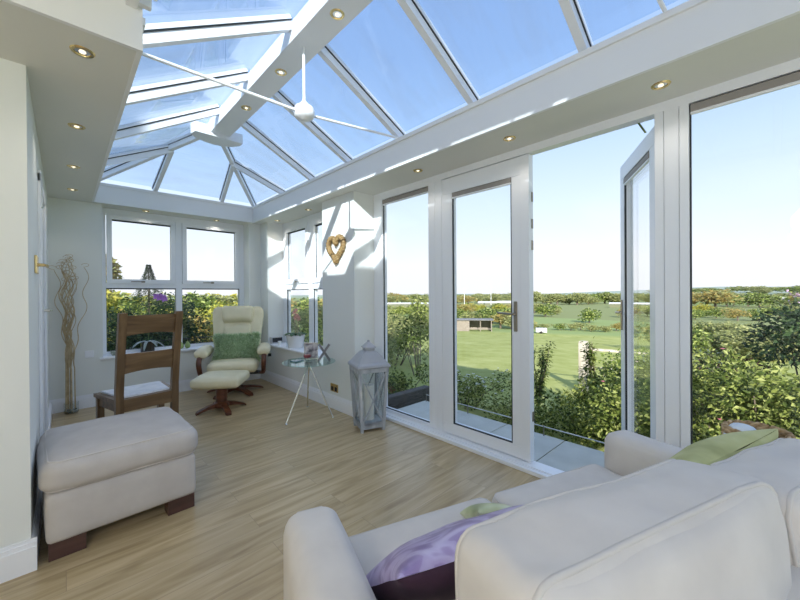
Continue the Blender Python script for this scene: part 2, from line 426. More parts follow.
# side window in the right wall (frame plane x = 2.47), runs y 3.68..5.23
W2 = structroot('window_2'); X0 = 2.47
f = MB().box(X0, X0 + .07, 3.5, 5.23, .565, .60).box(X0, X0 + .07, 5.12, 5.23, .60, ZC).box(X0, X0 + .07, 3.5, 3.61, .60, ZC)
f.box(X0, X0 + .07, 3.61, 5.12, 2.30, ZC).box(X0, X0 + .07, 4.325, 4.44, .60, 2.30).box(X0, X0 + .07, 3.61, 4.325, 1.375, 1.46).box(X0, X0 + .07, 4.44, 5.12, 1.375, 1.46)
f.build('window_frame', UPVC, W2)
for (a0, a1) in ((3.60, 4.33), (4.435, 5.135)):
    o = rect_frame(MB(), 'y', X0 - .018, .07, a0, a1, 1.455, 2.30, .065).build('casement', UPVC, W2)
    gasket(MB(), 'y', X0 + .012, a0 + .063, a1 - .063, 1.518, 2.237, .02).build('gasket', GASK, o)
    MB().box(X0 + .02, X0 + .04, a0 + .065, a1 - .065, 1.52, 2.235).build('pane', GLASS, o)
    cy = (a0 + a1) / 2
    h = MB().box(X0 - .030, X0 - .018, cy - .02, cy + .02, 1.474, 1.498, .003)
    h.tube([(X0 - .035, cy, 1.486), (X0 - .045, cy - .03, 1.486), (X0 - .043, cy - .13, 1.484)], .006)
    h.build('window_handle', NICKEL, o)
for (a0, a1) in ((3.61, 4.325), (4.44, 5.12)):
    gasket(MB(), 'y', X0 + .012, a0, a1, .60, 1.375, .010).build('gasket', GASK, W2)
    MB().box(X0 + .02, X0 + .04, a0, a1, .60, 1.375).build('pane', GLASS, W2)

# ------------------------------------------------------------------ long glazed wall with the doors (frame plane x = 2.50)
W3 = structroot('window_3'); D = 2.50
f = MB().box(D, D + .07, -.7, 3.05, 2.335, ZC)                                      # head
f.box(D, D + .07, 2.91, 3.05, .03, 2.335, .003).box(D, D + .07, 2.16, 2.24, .03, 2.335, .003).box(D, D + .07, 2.078, 2.158, .03, 2.335, .003)
f.box(D - .004, D + .075, .318, .36, .03, 2.335, .002).box(D, D + .07, .362, .43, .03, 2.335, .002).box(D, D + .07, .432, .475, .03, 2.335, .002)
f.box(D, D + .07, 2.24, 2.91, .03, .069, .003).box(D, D + .07, 2.24, 2.91, 2.315, 2.335, .002)
f.box(D, D + .07, -.62, .318, .03, .075, .003).box(D, D + .07, -.7, -.62, .03, 2.335)
f.build('window_frame', UPVC, W3)
MB().box(2.41, 2.575, -.7, 3.05, 0, .03, .004).box(2.45, 2.55, -.7, 3.05, .03, .038, .003).build('threshold', UPVC, W3)
for (a0, a1, z0, z1) in ((2.24, 2.91, .069, 2.315), (-.62, .318, .075, 2.335)):
    gasket(MB(), 'y', D + .018, a0, a1, z0, z1, .006, .008).build('gasket', GASK, W3)
    MB().box(D + .028, D + .050, a0, a1, z0, z1).build('pane', GLASS, W3)
    b = MB().box(D + .0, D + .026, a0 + .006, a1 - .006, z1 - .048, z1 - .008, .004).build('blind_cassette', BLIND, W3)
    MB().box(D + .002, D + .020, a0 + .006, a1 - .006, z1 - .062, z1 - .048, .003).build('blind_rail', UPVC, b)

# closed door leaf
def door_leaf(root, w, gl, gr, z0=.045, z1=2.328):
    """leaf along local -y from the hinge at 0 to -w, inner face at x=0"""
    pf = MB().box(0, .065, -w, 0, z0, .14, .004).box(0, .065, -w, 0, 2.19, z1, .004).box(0, .065, -gl, 0, .14, 2.19, .004).box(0, .065, -w, -gr, .14, 2.19, .004)
    leaf = pf.build('door_leaf', UPVC, root)
    gasket(MB(), 'y', .006, -gr, -gl, .14, 2.19, .006, .010).build('gasket', GASK, leaf)
    MB().box(.02, .042, -gr, -gl, .14, 2.19).build('pane', GLASS, leaf)
    b = MB().box(-.004, .018, -gr + .004, -gl - .004, 2.15, 2.186, .004).build('blind_cassette', BLIND, leaf)
    MB().box(-.002, .014, -gr + .004, -gl - .004, 2.136, 2.150, .003).build('blind_rail', UPVC, leaf)
    return leaf
def door_handle(root, y, z=1.12, side=1):
    p = MB().box(-.010, 0, y - .014, y + .014, z - .115, z + .115, .006)
    o = p.build('handle_plate', NICKEL, root)
    h = MB().cyl((-.010, y, z + .02), (-.045, y, z + .02), .010)
    h.tube([(-.045, y, z + .02), (-.052, y + .02 * side, z + .021), (-.05, y + .06 * side, z + .022), (-.048, y + .13 * side, z + .027)], .008, 8)
    h.build('lever', NICKEL, o)
    return o
D1 = structroot('door_1'); D1.location = (2.50, 2.075, 0)
lf = door_leaf(D1, .765, .115, .69)
door_handle(lf, -.723)
MB().box(-.006, .06, -.835, -.767, .045, 2.328, .003).build('door_meeting_stile', UPVC, D1)
kp = MB()
for zz in (1.98, 1.78, 1.62, .34): kp.box(.03, .05, -.841, -.834, zz, zz + .07)
kp.build('lock_keep', NICKEL, D1)
# open leaf, swung outwards about 62 degrees, hinged on the post
D2 = structroot('door_2'); D2.location = (2.575, .487, 0)
D2.rotation_euler = (0, 0, R(180 - 62) )
def open_leaf():
    w = .765
    pf = MB().box(-.065, 0, -w, 0, .045, .14, .004).box(-.065, 0, -w, 0, 2.19, 2.30, .004).box(-.065, 0, -.10, 0, .14, 2.19, .004).box(-.065, 0, -w, -.665, .14, 2.19, .004)
    leaf = pf.build('door_leaf', UPVC, D2)
    gasket(MB(), 'y', -.016, -.665, -.10, .14, 2.19, .006, .010).build('gasket', GASK, leaf)
    MB().box(-.05, -.03, -.665, -.10, .14, 2.19).build('pane', GLASS, leaf)
    b = MB().box(-.018, .004, -.661, -.104, 2.14, 2.176, .004).build('blind_cassette', BLIND, leaf)
    MB().box(-.014, .002, -.661, -.104, 2.126, 2.14, .003).build('blind_rail', UPVC, leaf)
    h = MB().box(-.0, .010, -w + .03, -w + .058, 1.0, 1.24, .005)
    o = h.build('handle_plate', NICKEL, leaf)
    q = MB().tube([(.01, -w + .044, 1.14), (.045, -w + .044, 1.14), (.05, -w + .08, 1.14), (.048, -w + .17, 1.145)], .008)
    q.build('lever', NICKEL, o)
    return leaf
open_leaf()
# restrictor stay between head and open leaf
MB().bar((2.55, .565, 2.335), (2.65, .548, 2.298), .012, .006).build('door_stay', CHROME, W3)

# left wall door (seen almost edge-on)
D3 = structroot('door_3'); D3.location = (-.12, 3.42, 0)
MB().box(-.045, -.002, .006, .814, .005, 2.05, .003).build('door_leaf', SKIRT, D3)
fr = MB().box(-.0, .016, -.075, -.002, 0, 2.12, .004).box(-.0, .016, .822, .895, 0, 2.12, .004).box(0, .016, -.075, .895, 2.06, 2.135, .004)
fr.build('architrave', SKIRT, D3)
def lever_small(zz, y=.06):
    h = MB().cyl((0, y, zz), (.008, y, zz), .026, 20)
    h.cyl((.008, y, zz), (.052, y, zz), .009).tube([(.048, y, zz), (.058, y + .02, zz), (.056, y + .11, zz - .004)], .009)
    return h
lever_small(1.20).build('door_handle', CHROME, D3)
for zz in (1.94, .30):
    MB().cyl((.014, .002, zz - .045), (.014, .002, zz + .045), .010).box(-.001, .022, -.03, .03, zz - .04, zz + .04).build('hinge', CHROME if zz > 1 else BRASS, D3)
# brass latch plate on the wall in front of that door
t = thing('latch_plate', 'brass latch plate with a small lever on the left wall beside the door', 'latch', (-.12, 3.00, 1.485))
MB().box(0, .012, -.085, .085, -.052, .052, .004).build('plate', BRASS, t)
MB().cyl((.009, 0, 0), (.04, 0, 0), .010).tube([(.038, 0, 0), (.05, .02, 0), (.048, .09, -.004)], .008).build('lever', BRASS, t)

# ------------------------------------------------------------------ roof lantern
RX0, RX1, RZ = 1.11, 1.30, 2.98
RF = structroot('window_4')
rb = MB().box(RX0, RX1, -.7, 4.12, RZ, RZ + .12, .006).box(RX0 + .03, RX1 - .03, -.7, 4.12, RZ + .12, RZ + .18).build('ridge_beam', UPVC, RF)
boss = MB().prism([(.97, 3.98), (1.43, 3.98), (1.43, 4.06), (1.38, 4.14), (1.30, 4.20), (1.205, 4.215), (1.11, 4.20), (1.01, 4.15), (.95, 4.08)], 2.945, 3.045)
boss.build('ridge_boss', UPVC, RF)
EZ = 2.635                                    # height where the bars meet the eaves
ER, EL, EF = 2.13, .215, 5.46
EZL = 2.545
SR = (3.085 - EZ) / (ER - 1.2)
def rafter(p0, p1, nm='rafter'):
    p0, p1 = Vector(p0), Vector(p1)
    o = MB().bar(p0, p1, .044, .05).build(nm, UPVC, RF)
    d = (p1 - p0).normalized(); a = d.cross(Vector((0, 0, 1))).normalized(); c = a.cross(d)
    off = c * .029
    MB().bar(p0 + off, p1 + off, .056, .007).build('gasket', GASK, o)
    off = c * .046
    MB().bar(p0 + off, p1 + off, .062, .026).build('bar_cap', UPVC, o)
    return o
ys = [-.03, .72, 1.46, 2.21, 2.97, 3.71]
for y in ys:
    rafter((RX1 - .02, y, 3.075 - .01), (ER, y, EZ)); rafter((RX0 + .01, y, 3.09), (EL, y, EZL))
HB = Vector((1.2, 4.12, 3.08))
NR = Vector((1.535, 4.60, 2.915)); NL = Vector((.885, 4.60, 2.915))
rafter(HB, (ER, EF, EZ), 'hip_bar'); rafter(HB, (EL, EF, EZL + .06), 'hip_bar')
rafter(NR, (1.66, EF, EZ)); rafter(NL, (.86, EF, EZ)); rafter(NR, (ER, 4.47, EZ)); rafter(NL, (EL, 4.47, EZL))
# panes
def pane(q):
    MB().slab([Vector(p) + Vector((0, 0, .03)) for p in q], .02).build('roof_pane', ROOFGL, RF)
yy = [-.7] + ys
for a, b in zip(yy, yy[1:]):
    pane([(1.26, a + .01, 3.09), (ER, a + .01, EZ + .02), (ER, b - .01, EZ + .02), (1.26, b - .01, 3.09)])
    pane([(1.14, b - .01, 3.12), (EL, b - .01, EZL + .02), (EL, a + .01, EZL + .02), (1.14, a + .01, 3.12)])
g = Vector((0, 0, .015))
pane([(1.26, 3.72, 3.09), (ER, 3.72, EZ + .02), (ER, 4.47, EZ + .02), NR + g, HB + g])
pane([HB + g, NL + g, (EL, 4.47, EZL + .02), (EL, 3.72, EZL + .02), (1.14, 3.72, 3.11)])
pane([NR + g, (ER, 4.47, EZ + .02), (ER, EF, EZ + .02)]); pane([NL + g, (EL, EF, EZ + .02), (EL, 4.47, EZ + .02)])
pane([NR + g, (ER, EF, EZ + .02), (1.66, EF, EZ + .02)]); pane([NL + g, (.86, EF, EZ + .02), (EL, EF, EZ + .02)])
pane([HB + g, NR + g, (1.66, EF, EZ + .02), (.86, EF, EZ + .02), NL + g])
# outer eaves strip
MB().box(2.18, 2.26, -.7, 5.6, 2.54, 2.625).box(.09, .155, YN + .11, 5.6, 2.545, 2.62).box(.17, 2.18, 5.5, 5.6, 2.54, 2.625).build('eaves', UPVC, RF)

# tie rods with hub
def tie(y):
    t = MB().lathe([(.001, 2.484), (.022, 2.484), (.026, 2.488), (.050, 2.496), (.068, 2.515), (.070, 2.545), (.062, 2.572), (.034, 2.592), (.016, 2.615), (.001, 2.615)], 28, (1.2, y, 0))
    root = t.build('tie_hub', UPVC, RF); autosmooth(root)
    for a, b in (((1.2, y, 2.59), (1.2, y, RZ)), ((1.16, y, 2.535), (.285, y, 2.525)), ((1.24, y, 2.535), (ER - .03, y, ZK + .02))):
        MB().cyl(a, b, .0095, 12).build('tie_rod', UPVC, root)
tie(2.2); tie(.35)

# ------------------------------------------------------------------ downlights (each with a real lamp)
def make_spot():
    t = thing('downlight', 'x', 'ceiling light')
    ring = MB().lathe([(.028, -.001), (.030, -.006), (.040, -.005), (.044, 0), (.028, 0)], 28); r_ = ring.build('ring', BRASS, t); autosmooth(r_)
    cup = MB().lathe([(.001, -.002), (.027, -.002), (.027, 0), (.001, 0)], 24).build('reflector', CHROME, t)
    MB().lathe([(.001, -.008), (.010, -.007), (.013, -.003), (.013, -.002), (.001, -.002)], 16).build('bulb', BULB, t)
    return t
spots = [((2.295, 5.03), 'brass downlight over the window seat nearest the corner'), ((2.295, 4.12), 'brass downlight over the near half of the window seat'),
         ((2.285, 2.165), 'brass downlight above the fixed pane left of the closed door'), ((2.29, 1.28), 'brass downlight above the meeting of the two glazed doors'),
         ((2.29, .406), 'brass downlight above the thick white post right of the open door'),
         ((.07, 2.12), 'brass downlight on the left soffit nearest the camera, the largest'), ((.07, 3.08), 'brass downlight second along the left soffit, above the ottoman'),
         ((.07, 4.06), 'brass downlight third along the left soffit'), ((.075, 4.94), 'brass downlight on the left soffit above the twisted willow'),
         ((.782, 5.575), 'brass downlight above the left pane of the end window'), ((1.63, 5.60), 'brass downlight above the right pane of the end window')]
S0 = make_spot(); SPOT_E = []
for i, ((x, y), lb) in enumerate(spots):
    t = S0 if i == 0 else copy_tree(S0)
    t.location = (x, y, ZC); tag(t, lb, 'ceiling light', 'brass downlights in the soffit')
    SPOT_E.append((x, y, ZC - .02))
for i, (y, lb) in enumerate(((1.80, 'brass downlight under the ridge beam nearest the camera'), (2.56, 'brass downlight in the middle of the ridge beam'), (3.26, 'brass downlight on the ridge beam nearest the far boss'))):
    t = copy_tree(S0); t.location = (1.205, y, RZ); tag(t, lb, 'ceiling light', 'brass downlights under the ridge beam'); SPOT_E.append((1.205, y, RZ - .02))

# ------------------------------------------------------------------ sockets
t = thing('double_socket', 'brass double wall socket on the white pier behind the glass table', 'socket', (2.23, 3.44, .235))
MB().box(-.008, 0, -.075, .075, -.045, .045, .004).build('plate', BRASS, t)
for s_ in (-1, 1):
    MB().box(-.010, -.007, s_ * .035 - .022, s_ * .035 + .022, -.035, .012, .001).build('socket_face', BLACK, t)
    MB().box(-.013, -.008, s_ * .035 - .009, s_ * .035 + .009, .018, .036, .002).build('switch', BRASS, t)
t = thing('wall_plate', 'small white blank plate on the end wall beside the willow', 'wall plate', (.215, 5.5, .62))
MB().box(-.04, .04, -.010, 0, -.04, .04, .004).build('plate', SKIRT, t)

# ------------------------------------------------------------------ helpers for soft furniture
def loop_rect(x0, x1, y0, y1, r, z, n=6, axis='z'):
    pts = []
    for cx, cy, a0 in ((x1 - r, y1 - r, 0), (x0 + r, y1 - r, 90), (x0 + r, y0 + r, 180), (x1 - r, y0 + r, 270)):
        for i in range(n + 1):
            a = R(a0 + 90 * i / n); pts.append((cx + r * math.cos(a), cy + r * math.sin(a), z))
    return pts

# ottoman
t = thing('ottoman', 'beige fabric ottoman with a thick cushion top, against the left wall', 'ottoman', (.246, 2.76, 0), R(2))
OW, OD = .66, .66
MB().rbox(OW, OD, .25, .03, (0, 0, .205), (.006, .008, 0), 10, .002, 2).build('body', OTT, t, smooth=True)
c_ = MB().rbox(OW + .035, OD + .035, .165, .062, (0, 0, .405), (.01, .01, .035), 16, .005, 5).build('cushion', OTT, t, smooth=True)
def wavy(pts, f): return [Vector(p) + noise.noise_vector(Vector(p) * 5) * f for p in pts]
MB().tube(wavy(loop_rect(-OW / 2 + .012, OW / 2 - .012, -OD / 2 + .012, OD / 2 - .012, .05, .478), .006), .0045, 6, True).build('top_piping', SOFAP, c_, smooth=True)
MB().tube(wavy(loop_rect(-OW / 2 - .002, OW / 2 + .002, -OD / 2 - .002, OD / 2 + .002, .05, .334), .003), .005, 6, True).build('bottom_piping', SOFA, c_, smooth=True)
for sx in (-1, 1):
    for sy in (-1, 1):
        MB().box(sx * .25 - .07, sx * .25 + .07, sy * .27 - .045, sy * .27 + .045, 0, .085, .003).build('foot', DARKW, t)

# ------------------------------------------------------------------ sofa
SO = (.50, 1.09, 0); SA = R(-19)
t = thing('sofa', 'two-seater cream fabric sofa seen from behind, nearest the camera', 'sofa', SO, SA)
sofa = t
MB().rbox(1.66, .90, .24, .03, (.85, -.47, .20), seg=8).build('base', SOFA, t, smooth=True)
for x in (.09, 1.60):
    a = MB().rbox(.175, .93, .52, .055, (x, -.465, .35), (.006, .0, .008), 14, .002, x).build('arm', SOFA, t, smooth=True)
    e = [(x - .087, -.02, z) for z in (.1, .1)]
    pts = [(x - .078, -.012, .12), (x - .080, -.010, .50), (x - .070, -.008, .575), (x - .04, -.006, .603), (x + .04, -.006, .603), (x + .07, -.008, .575), (x + .080, -.010, .50), (x + .078, -.012, .12)]
    MB().tube(pts, .004, 6).build('arm_piping', SOFAP, a, smooth=True)
MB().rbox(1.70, .17, .60, .05, (.85, -.885, .40), seg=10).build('back_frame', SOFA, t, smooth=True)
for x0, x1 in ((.18, .83), (.84, 1.51)):
    c_ = MB().rbox(x1 - x0, .66, .17, .05, ((x0 + x1) / 2, -.30, .372), (0, .012, .015), 14, .004, x0 * 9).build('seat_cushion', SOFA, t, smooth=True)
    MB().tube(wavy([(p[0], p[1], p[2]) for p in loop_rect(x0 + .012, x1 - .012, -.62, .017, .05, .44)], .004), .0045, 6, True).build('piping', SOFAP, c_, smooth=True)
def back_cushion(x0, x1, seed, dz=0):
    w_ = x1 - x0; cx = (x0 + x1) / 2
    tilt = Matrix.Translation((cx, -.770, .650 + dz)) @ Matrix.Rotation(R(-7), 4, 'X')
    c_ = MB().rbox(w_, .21, .47, .038, (0, 0, 0), (.010, .035, .010), 34, .010, seed, tilt).build('back_cushion', SOFA, t, smooth=True)
    for yy_ in (.086, -.086):
        L_ = [tilt @ Vector((p[0] * 1.0, yy_ , p[1])) for p in loop_rect(-w_ / 2 + .008, w_ / 2 - .008, -.235 + .008, .235 - .006, .05, 0)]
        L_ = [p + Vector((0, 0, .016 * (1 - min(1, (abs((p.x - cx) / (w_ / 2))) ** 2)))) if p.z > .7 else p for p in L_]
        L_ = [q for a, b in zip(L_, L_[1:] + L_[:1]) for q in ([a] + [a.lerp(b, k / 8) for k in range(1, 8)] if (a - b).length > .15 else [a])]
        L_ = [p + Vector((0, 0, .014 * (1 - min(1, (abs((p.x - cx) / (w_ / 2))) ** 2)))) if p.z > .85 else p for p in L_]
        MB().tube(L_, .0055, 6, True).build('piping', SOFAP, c_, smooth=True)
back_cushion(.228, .930, 4); back_cushion(.985, 1.54, 8, -.055)
for x in (.12, 1.58):
    for y in (-.07, -.86): MB().box(x - .05, x + .05, y - .05, y + .05, 0, .09, .003).build('foot', DARKW, t)

def place(px, py, pz):     # sofa-local to world
    c, s = math.cos(SA), math.sin(SA)
    return (SO[0] + px * c - py * s, SO[1] + px * s + py * c, pz)

# purple floral cushion: satin face on top, plum velvet beneath
PURP = mat('lilac_satin', rough=.33, spec=.6)
co = coords(PURP, (1, 1, 1)); v = N(PURP, 'ShaderNodeTexNoise'); v.inputs['Scale'].default_value = 5.5; v.inputs['Detail'].default_value = 1.5; v.inputs['Distortion'].default_value = 2.2
L(PURP, co, v.inputs['Vector'])
L(PURP, ramp(PURP, v.outputs[0], [(.34, (.24, .17, .38)), (.44, (.32, .24, .47)), (.47, (.44, .36, .60)), (.56, (.52, .45, .68)), (.62, (.38, .30, .54)), (.72, (.30, .23, .46))], 'EASE'), bsdf(PURP).inputs['Base Color'])
PLUM = noisy(mat('plum_velvet', rough=.7), [(.3, (.030, .010, .025)), (.7, (.07, .03, .06))], 8)
PINK = mat('magenta_piping', (.42, .06, .26), .5)
from mathutils.bvhtree import BVHTree
def snap_all():
    for o in [o for o in bpy.data.objects if o.name.split('.')[0] in ('piping', 'arm_piping', 'top_piping', 'bottom_piping') and o.parent]:
        p = o.parent; bv = BVHTree.FromPolygons([v.co for v in p.data.vertices], [list(f.vertices) for f in p.data.polygons])
        n = int(o.get('ring', 6)); vs = o.data.vertices
        for i in range(0, len(vs), n):
            c_ = sum((vs[j].co for j in range(i, i + n)), Vector()) / n
            q_ = bv.find_nearest(c_)[0]
            if q_ is not None:
                for j in range(i, i + n): vs[j].co += q_ - c_
def scatter(name, label, loc, w_, h_, th, rot, mtop, mbot, seed, wr=.010):
    t = thing(name, label, 'cushion', loc); t.rotation_euler = rot
    o1 = MB().pillow(w_, h_, th, 26, wr, seed, top_only=1).build('front_face', mtop, t, smooth=True)
    MB().pillow(w_, h_, th, 26, wr, seed, top_only=-1).build('back_face', mbot, t, smooth=True)
    return t
P1 = scatter('scatter_cushion', 'lilac satin floral cushion with a plum velvet back lying on the sofa seat', place(.54, -.335, .535), .72, .44, .17, (R(-40), R(2), SA + R(0)), PURP, PLUM, 3)
GRN = noisy(mat('pale_green_satin', rough=.35), [(.3, (.22, .27, .12)), (.5, (.45, .50, .28)), (.7, (.66, .70, .50))], 7, 2)
P2 = scatter('scatter_cushion', 'small pale green satin cushion poking out behind the lilac one', place(.72, -.165, .490), .20, .20, .09, (R(-34), R(10), SA + R(-18)), GRN, GRN, 6)
OLV = noisy(mat('olive_velvet', rough=.75), [(.3, (.30, .31, .12)), (.5, (.44, .45, .20)), (.7, (.55, .56, .30))], 6, 3)
P3 = scatter('scatter_cushion', 'olive green velvet cushion leaning at the window end of the sofa', place(1.22, -.54, .64), .58, .46, .20, (R(-60), R(0), SA + R(3)), OLV, OLV, 9)

snap_all()
# ------------------------------------------------------------------ ladder-back chair
t = thing('dining_chair', 'brown oak ladder-back dining chair seen from behind with a pale seat pad', 'chair', (.500, 3.54, 0), R(10))
# posts lean back above the seat
def post(x):
    m_ = MB(); w_ = .052
    prof = [(.02, 0), (0, .46), (0, .55), (-.035, .80), (-.10, 1.165)]
    rings = []
    for (y, z) in prof:
        rings.append([m_.b.verts.new((x + a * w_ / 2, y + b * .022, z)) for a, b in ((-1, -1), (1, -1), (1, 1), (-1, 1))])
    for A, B in zip(rings, rings[1:]):
        for j in range(4): m_.b.faces.new((A[j], A[(j + 1) % 4], B[(j + 1) % 4], B[j]))
    m_.b.faces.new(rings[0][::-1]); m_.b.faces.new(rings[-1])
    return m_
for x in (-.195, .195): post(x).build('back_post', OAKZ, t)
def slat(z0, z1, y0, y1, bow=.018):
    m_ = MB(); n = 8; g_ = []
    for i in range(n + 1):
        u = -1 + 2 * i / n; x = u * .172; b_ = -bow * (1 - u * u)
        g_.append([m_.b.verts.new(p) for p in ((x, y0 + b_ - .010, z0 + .018 * (1 - u * u) * (1 if z1 < 1.1 else 1)), (x, y0 + b_ + .010, z0 + .018 * (1 - u * u)), (x, y1 + b_ + .010, z1), (x, y1 + b_ - .010, z1))])
    for A, B in zip(g_, g_[1:]):
        for j in range(4): m_.b.faces.new((A[j], A[(j + 1) % 4], B[(j + 1) % 4], B[j]))
    m_.b.faces.new(g_[0][::-1]); m_.b.faces.new(g_[-1]); return m_
slat(.985, 1.145, -.068, -.096).build('top_rail', OAKX, t)
slat(.685, .845, -.020, -.042).build('back_slat', OAKX, t)
st = MB().prism([(-.21, -.02), (.21, -.02), (.255, .42), (-.255, .42)], .455, .485).build('seat', OAKX, t)
pad = noisy(mat('pale_blue_pad', rough=.85), [(.35, (.62, .66, .72)), (.6, (.74, .77, .82))], 12)
MB().prism([(-.165, .03), (.165, .03), (.215, .39), (-.215, .39)], .486, .500).build('seat_pad', pad, t)
MB().box(-.18, .18, -.012, .012, .385, .455).build('apron', OAKX, t)
MB().box(-.21, .21, .375, .397, .385, .455).build('apron', OAKX, t)
for s_ in (-1, 1):
    MB().bar((s_ * .19, 0, .42), (s_ * .225, .38, .42), .02, .07).build('apron', OAKX, t)
    MB().box(s_ * .222 - .024, s_ * .222 + .024, .355, .403, 0, .455, .003).build('leg', OAKZ, t)
    MB().bar((s_ * .195, .01, .20), (s_ * .222, .38, .20), .02, .035).build('stretcher', OAKX, t)

# ------------------------------------------------------------------ recliner and footstool
RA = R(-25)      # local -y faces the camera side
def star_base(root, r, z=.0, n=5, a0=0, w=.035, post_h=.20, pr=.045):
    for i in range(n):
        a = a0 + 2 * PI * i / n; d = Vector((math.cos(a), math.sin(a), 0)); p = Vector((-d.y, d.x, 0))
        m_ = MB(); rings = []
        for q, hh, ww, up in ((.03, .05, w * 1.1, .045), (r * .55, .035, w, .035), (r * .92, .022, w * 1.1, .012), (r, .018, w * .9, .0)):
            c0 = d * q + Vector((0, 0, z + up))
            rings.append([m_.b.verts.new(c0 + p * (k * ww) + Vector((0, 0, h2))) for k, h2 in ((-1, 0), (1, 0), (1, hh), (-1, hh))])
        for A, B in zip(rings, rings[1:]):
            for j in range(4): m_.b.faces.new((A[j], A[(j + 1) % 4], B[(j + 1) % 4], B[j]))
        m_.b.faces.new(rings[0][::-1]); m_.b.faces.new(rings[-1])
        m_.build('leg', TEAK, root)
    o = MB().lathe([(pr * 1.3, z + .04), (pr * 1.3, z + .09), (pr, z + .10), (pr, z + post_h)], 20).build('pedestal', TEAK, root); autosmooth(o)
t = thing('recliner_armchair', 'cream leather recliner with curved wooden arms in the far corner', 'armchair', (1.66, 4.96, 0), RA); t.scale = (1.08, 1.08, .98)
star_base(t, .33, 0, 5, R(20), .030, .30)
c_ = MB().rbox(.54, .54, .15, .055, (0, -.03, .385), (.01, .012, .02), 12, .004, 3).build('seat', LEATH, t, smooth=True)
tl = Matrix.Translation((0, .235, .42)) @ Matrix.Rotation(R(-19), 4, 'X')
def taper_box(w0, w1, dp, h_, r_, M, puff=(0, 0, 0), seed=1, wr=.004, z0=0):
    m_ = MB().rbox(1, dp, h_, r_, (0, 0, h_ / 2 + z0), (0, 0, 0), 14)
    for v in m_.b.verts:
        q = (v.co.z - z0) / h_; ww = w0 + (w1 - w0) * q
        u = v.co.x / .5
        k = 1 - (max(0, q - .82) / .18) ** 2 * .12
        nx = u * ww / 2 * k
        v.co.y += (-1 if v.co.y < 0 else 1) * puff[1] * (1 - u * u) * (1 - (2 * q - 1) ** 2)
        v.co.x = nx
        v.co += noise.noise_vector(v.co * 5 + Vector((seed, 0, 0))) * wr
        v.co = M @ v.co
    return m_
bk = taper_box(.52, .66, .15, .76, .06, tl, (0, .03, 0), 3, .006).build('backrest', LEATH, t, smooth=True)
# side wings narrow panel + centre panel pillow
taper_box(.30, .34, .10, .40, .04, tl @ Matrix.Translation((0, -.065, .08)), (0, .02, 0), 5, .004).build('lumbar_panel', LEATH, bk, smooth=True)
hd = taper_box(.36, .39, .15, .25, .065, tl @ Matrix.Translation((0, -.085, .50)), (0, .02, 0), 7, .003).build('head_pillow', LEATH, bk, smooth=True)
for s_ in (-1, 1):
    # padded arm plus curved wooden front
    o = MB().rbox(.145, .47, .12, .055, (s_ * .335, -.03, .575), (.006, 0, .012), 12, .003, s_).build('arm_pad', LEATH, t, smooth=True)
    pts = [(s_ * .335, .22, .50), (s_ * .345, -.05, .53), (s_ * .345, -.22, .53), (s_ * .345, -.285, .47), (s_ * .34, -.275, .38), (s_ * .335, -.20, .30), (s_ * .30, -.06, .26), (s_ * .22, .02, .26)]
    m_ = MB(); pr = [Vector(p) for p in pts]
    fine = []
    for i in range(len(pr) - 1):
        p0, p1, p2, p3 = pr[max(i - 1, 0)], pr[i], pr[i + 1], pr[min(i + 2, len(pr) - 1)]
        for k in range(6):
            u = k / 6
            fine.append(.5 * ((2 * p1) + (-p0 + p2) * u + (2 * p0 - 5 * p1 + 4 * p2 - p3) * u * u + (-p0 + 3 * p1 - 3 * p2 + p3) * u ** 3))
    fine.append(pr[-1])
    m_.tube(fine, .034, 10, taper=lambda q: 1.0 - .35 * q)
    m_.build('wooden_arm', TEAK, t, smooth=True)
MB().tube([(-.30, -.06, .26), (-.1, .0, .255), (.1, 0, .255), (.30, -.06, .26)], .022, 8).build('cross_bar', BLACK, t, smooth=True)
# recline lever knob
MB().cyl((.38, .06, .47), (.42, .06, .47), .022, 16).build('recline_knob', BLACK, t)
# shaggy green cushion on the recliner
t2 = thing('shaggy_cushion', 'shaggy green cushion propped on the cream recliner seat', 'cushion')
M_ = Matrix.Translation((1.66, 4.96, 0)) @ Matrix.Rotation(RA, 4, 'Z') @ Matrix.Translation((.02, .03, .585)) @ Matrix.Rotation(R(62), 4, 'X')
t2.matrix_world = M_
t2.location = M_.translation; t2.rotation_euler = M_.to_euler()
core = MB().pillow(.52, .36, .20, 16, .012, 1)
f_ = MB()
core.b.faces.ensure_lookup_table(); core.b.normal_update()
fr_ = random.Random(3)
for fc in core.b.faces:
    for q in range(16):
        vs_ = fc.verts; a, b = fr_.random(), fr_.random()
        p = vs_[0].co.lerp(vs_[1].co, a).lerp(vs_[3].co.lerp(vs_[2].co, a), b)
        n_ = fc.normal + Vector((fr_.gauss(0, .6), fr_.gauss(0, .6), fr_.gauss(0, .6))); n_ += Vector((0, -.5, 0))
        f_.leaf(p, n_, Vector((fr_.gauss(0, 1), fr_.gauss(0, 1), 1)), fr_.uniform(.035, .07), .007)
f_.nofix = 1
core.build('cushion_body', mat('green_core', (.36, .48, .28), .9), t2, smooth=True)
f_.build('shaggy_pile', FUR, t2)

t = thing('footstool', 'cream leather footstool on a wooden star base in front of the recliner', 'footstool', (1.29, 4.30, -0), R(-36))
star_base(t, .26, 0, 4, R(35), .028, .28, .06)
MB().rbox(.50, .46, .115, .045, (0, 0, .345), (.008, .008, .018), 12, .003, 4).build('cushion', LEATH, t, smooth=True)
MB().tube(loop_rect(-.247, .247, -.227, .227, .045, .325), .004, 6, True).build('piping', LEATH, t, smooth=True)

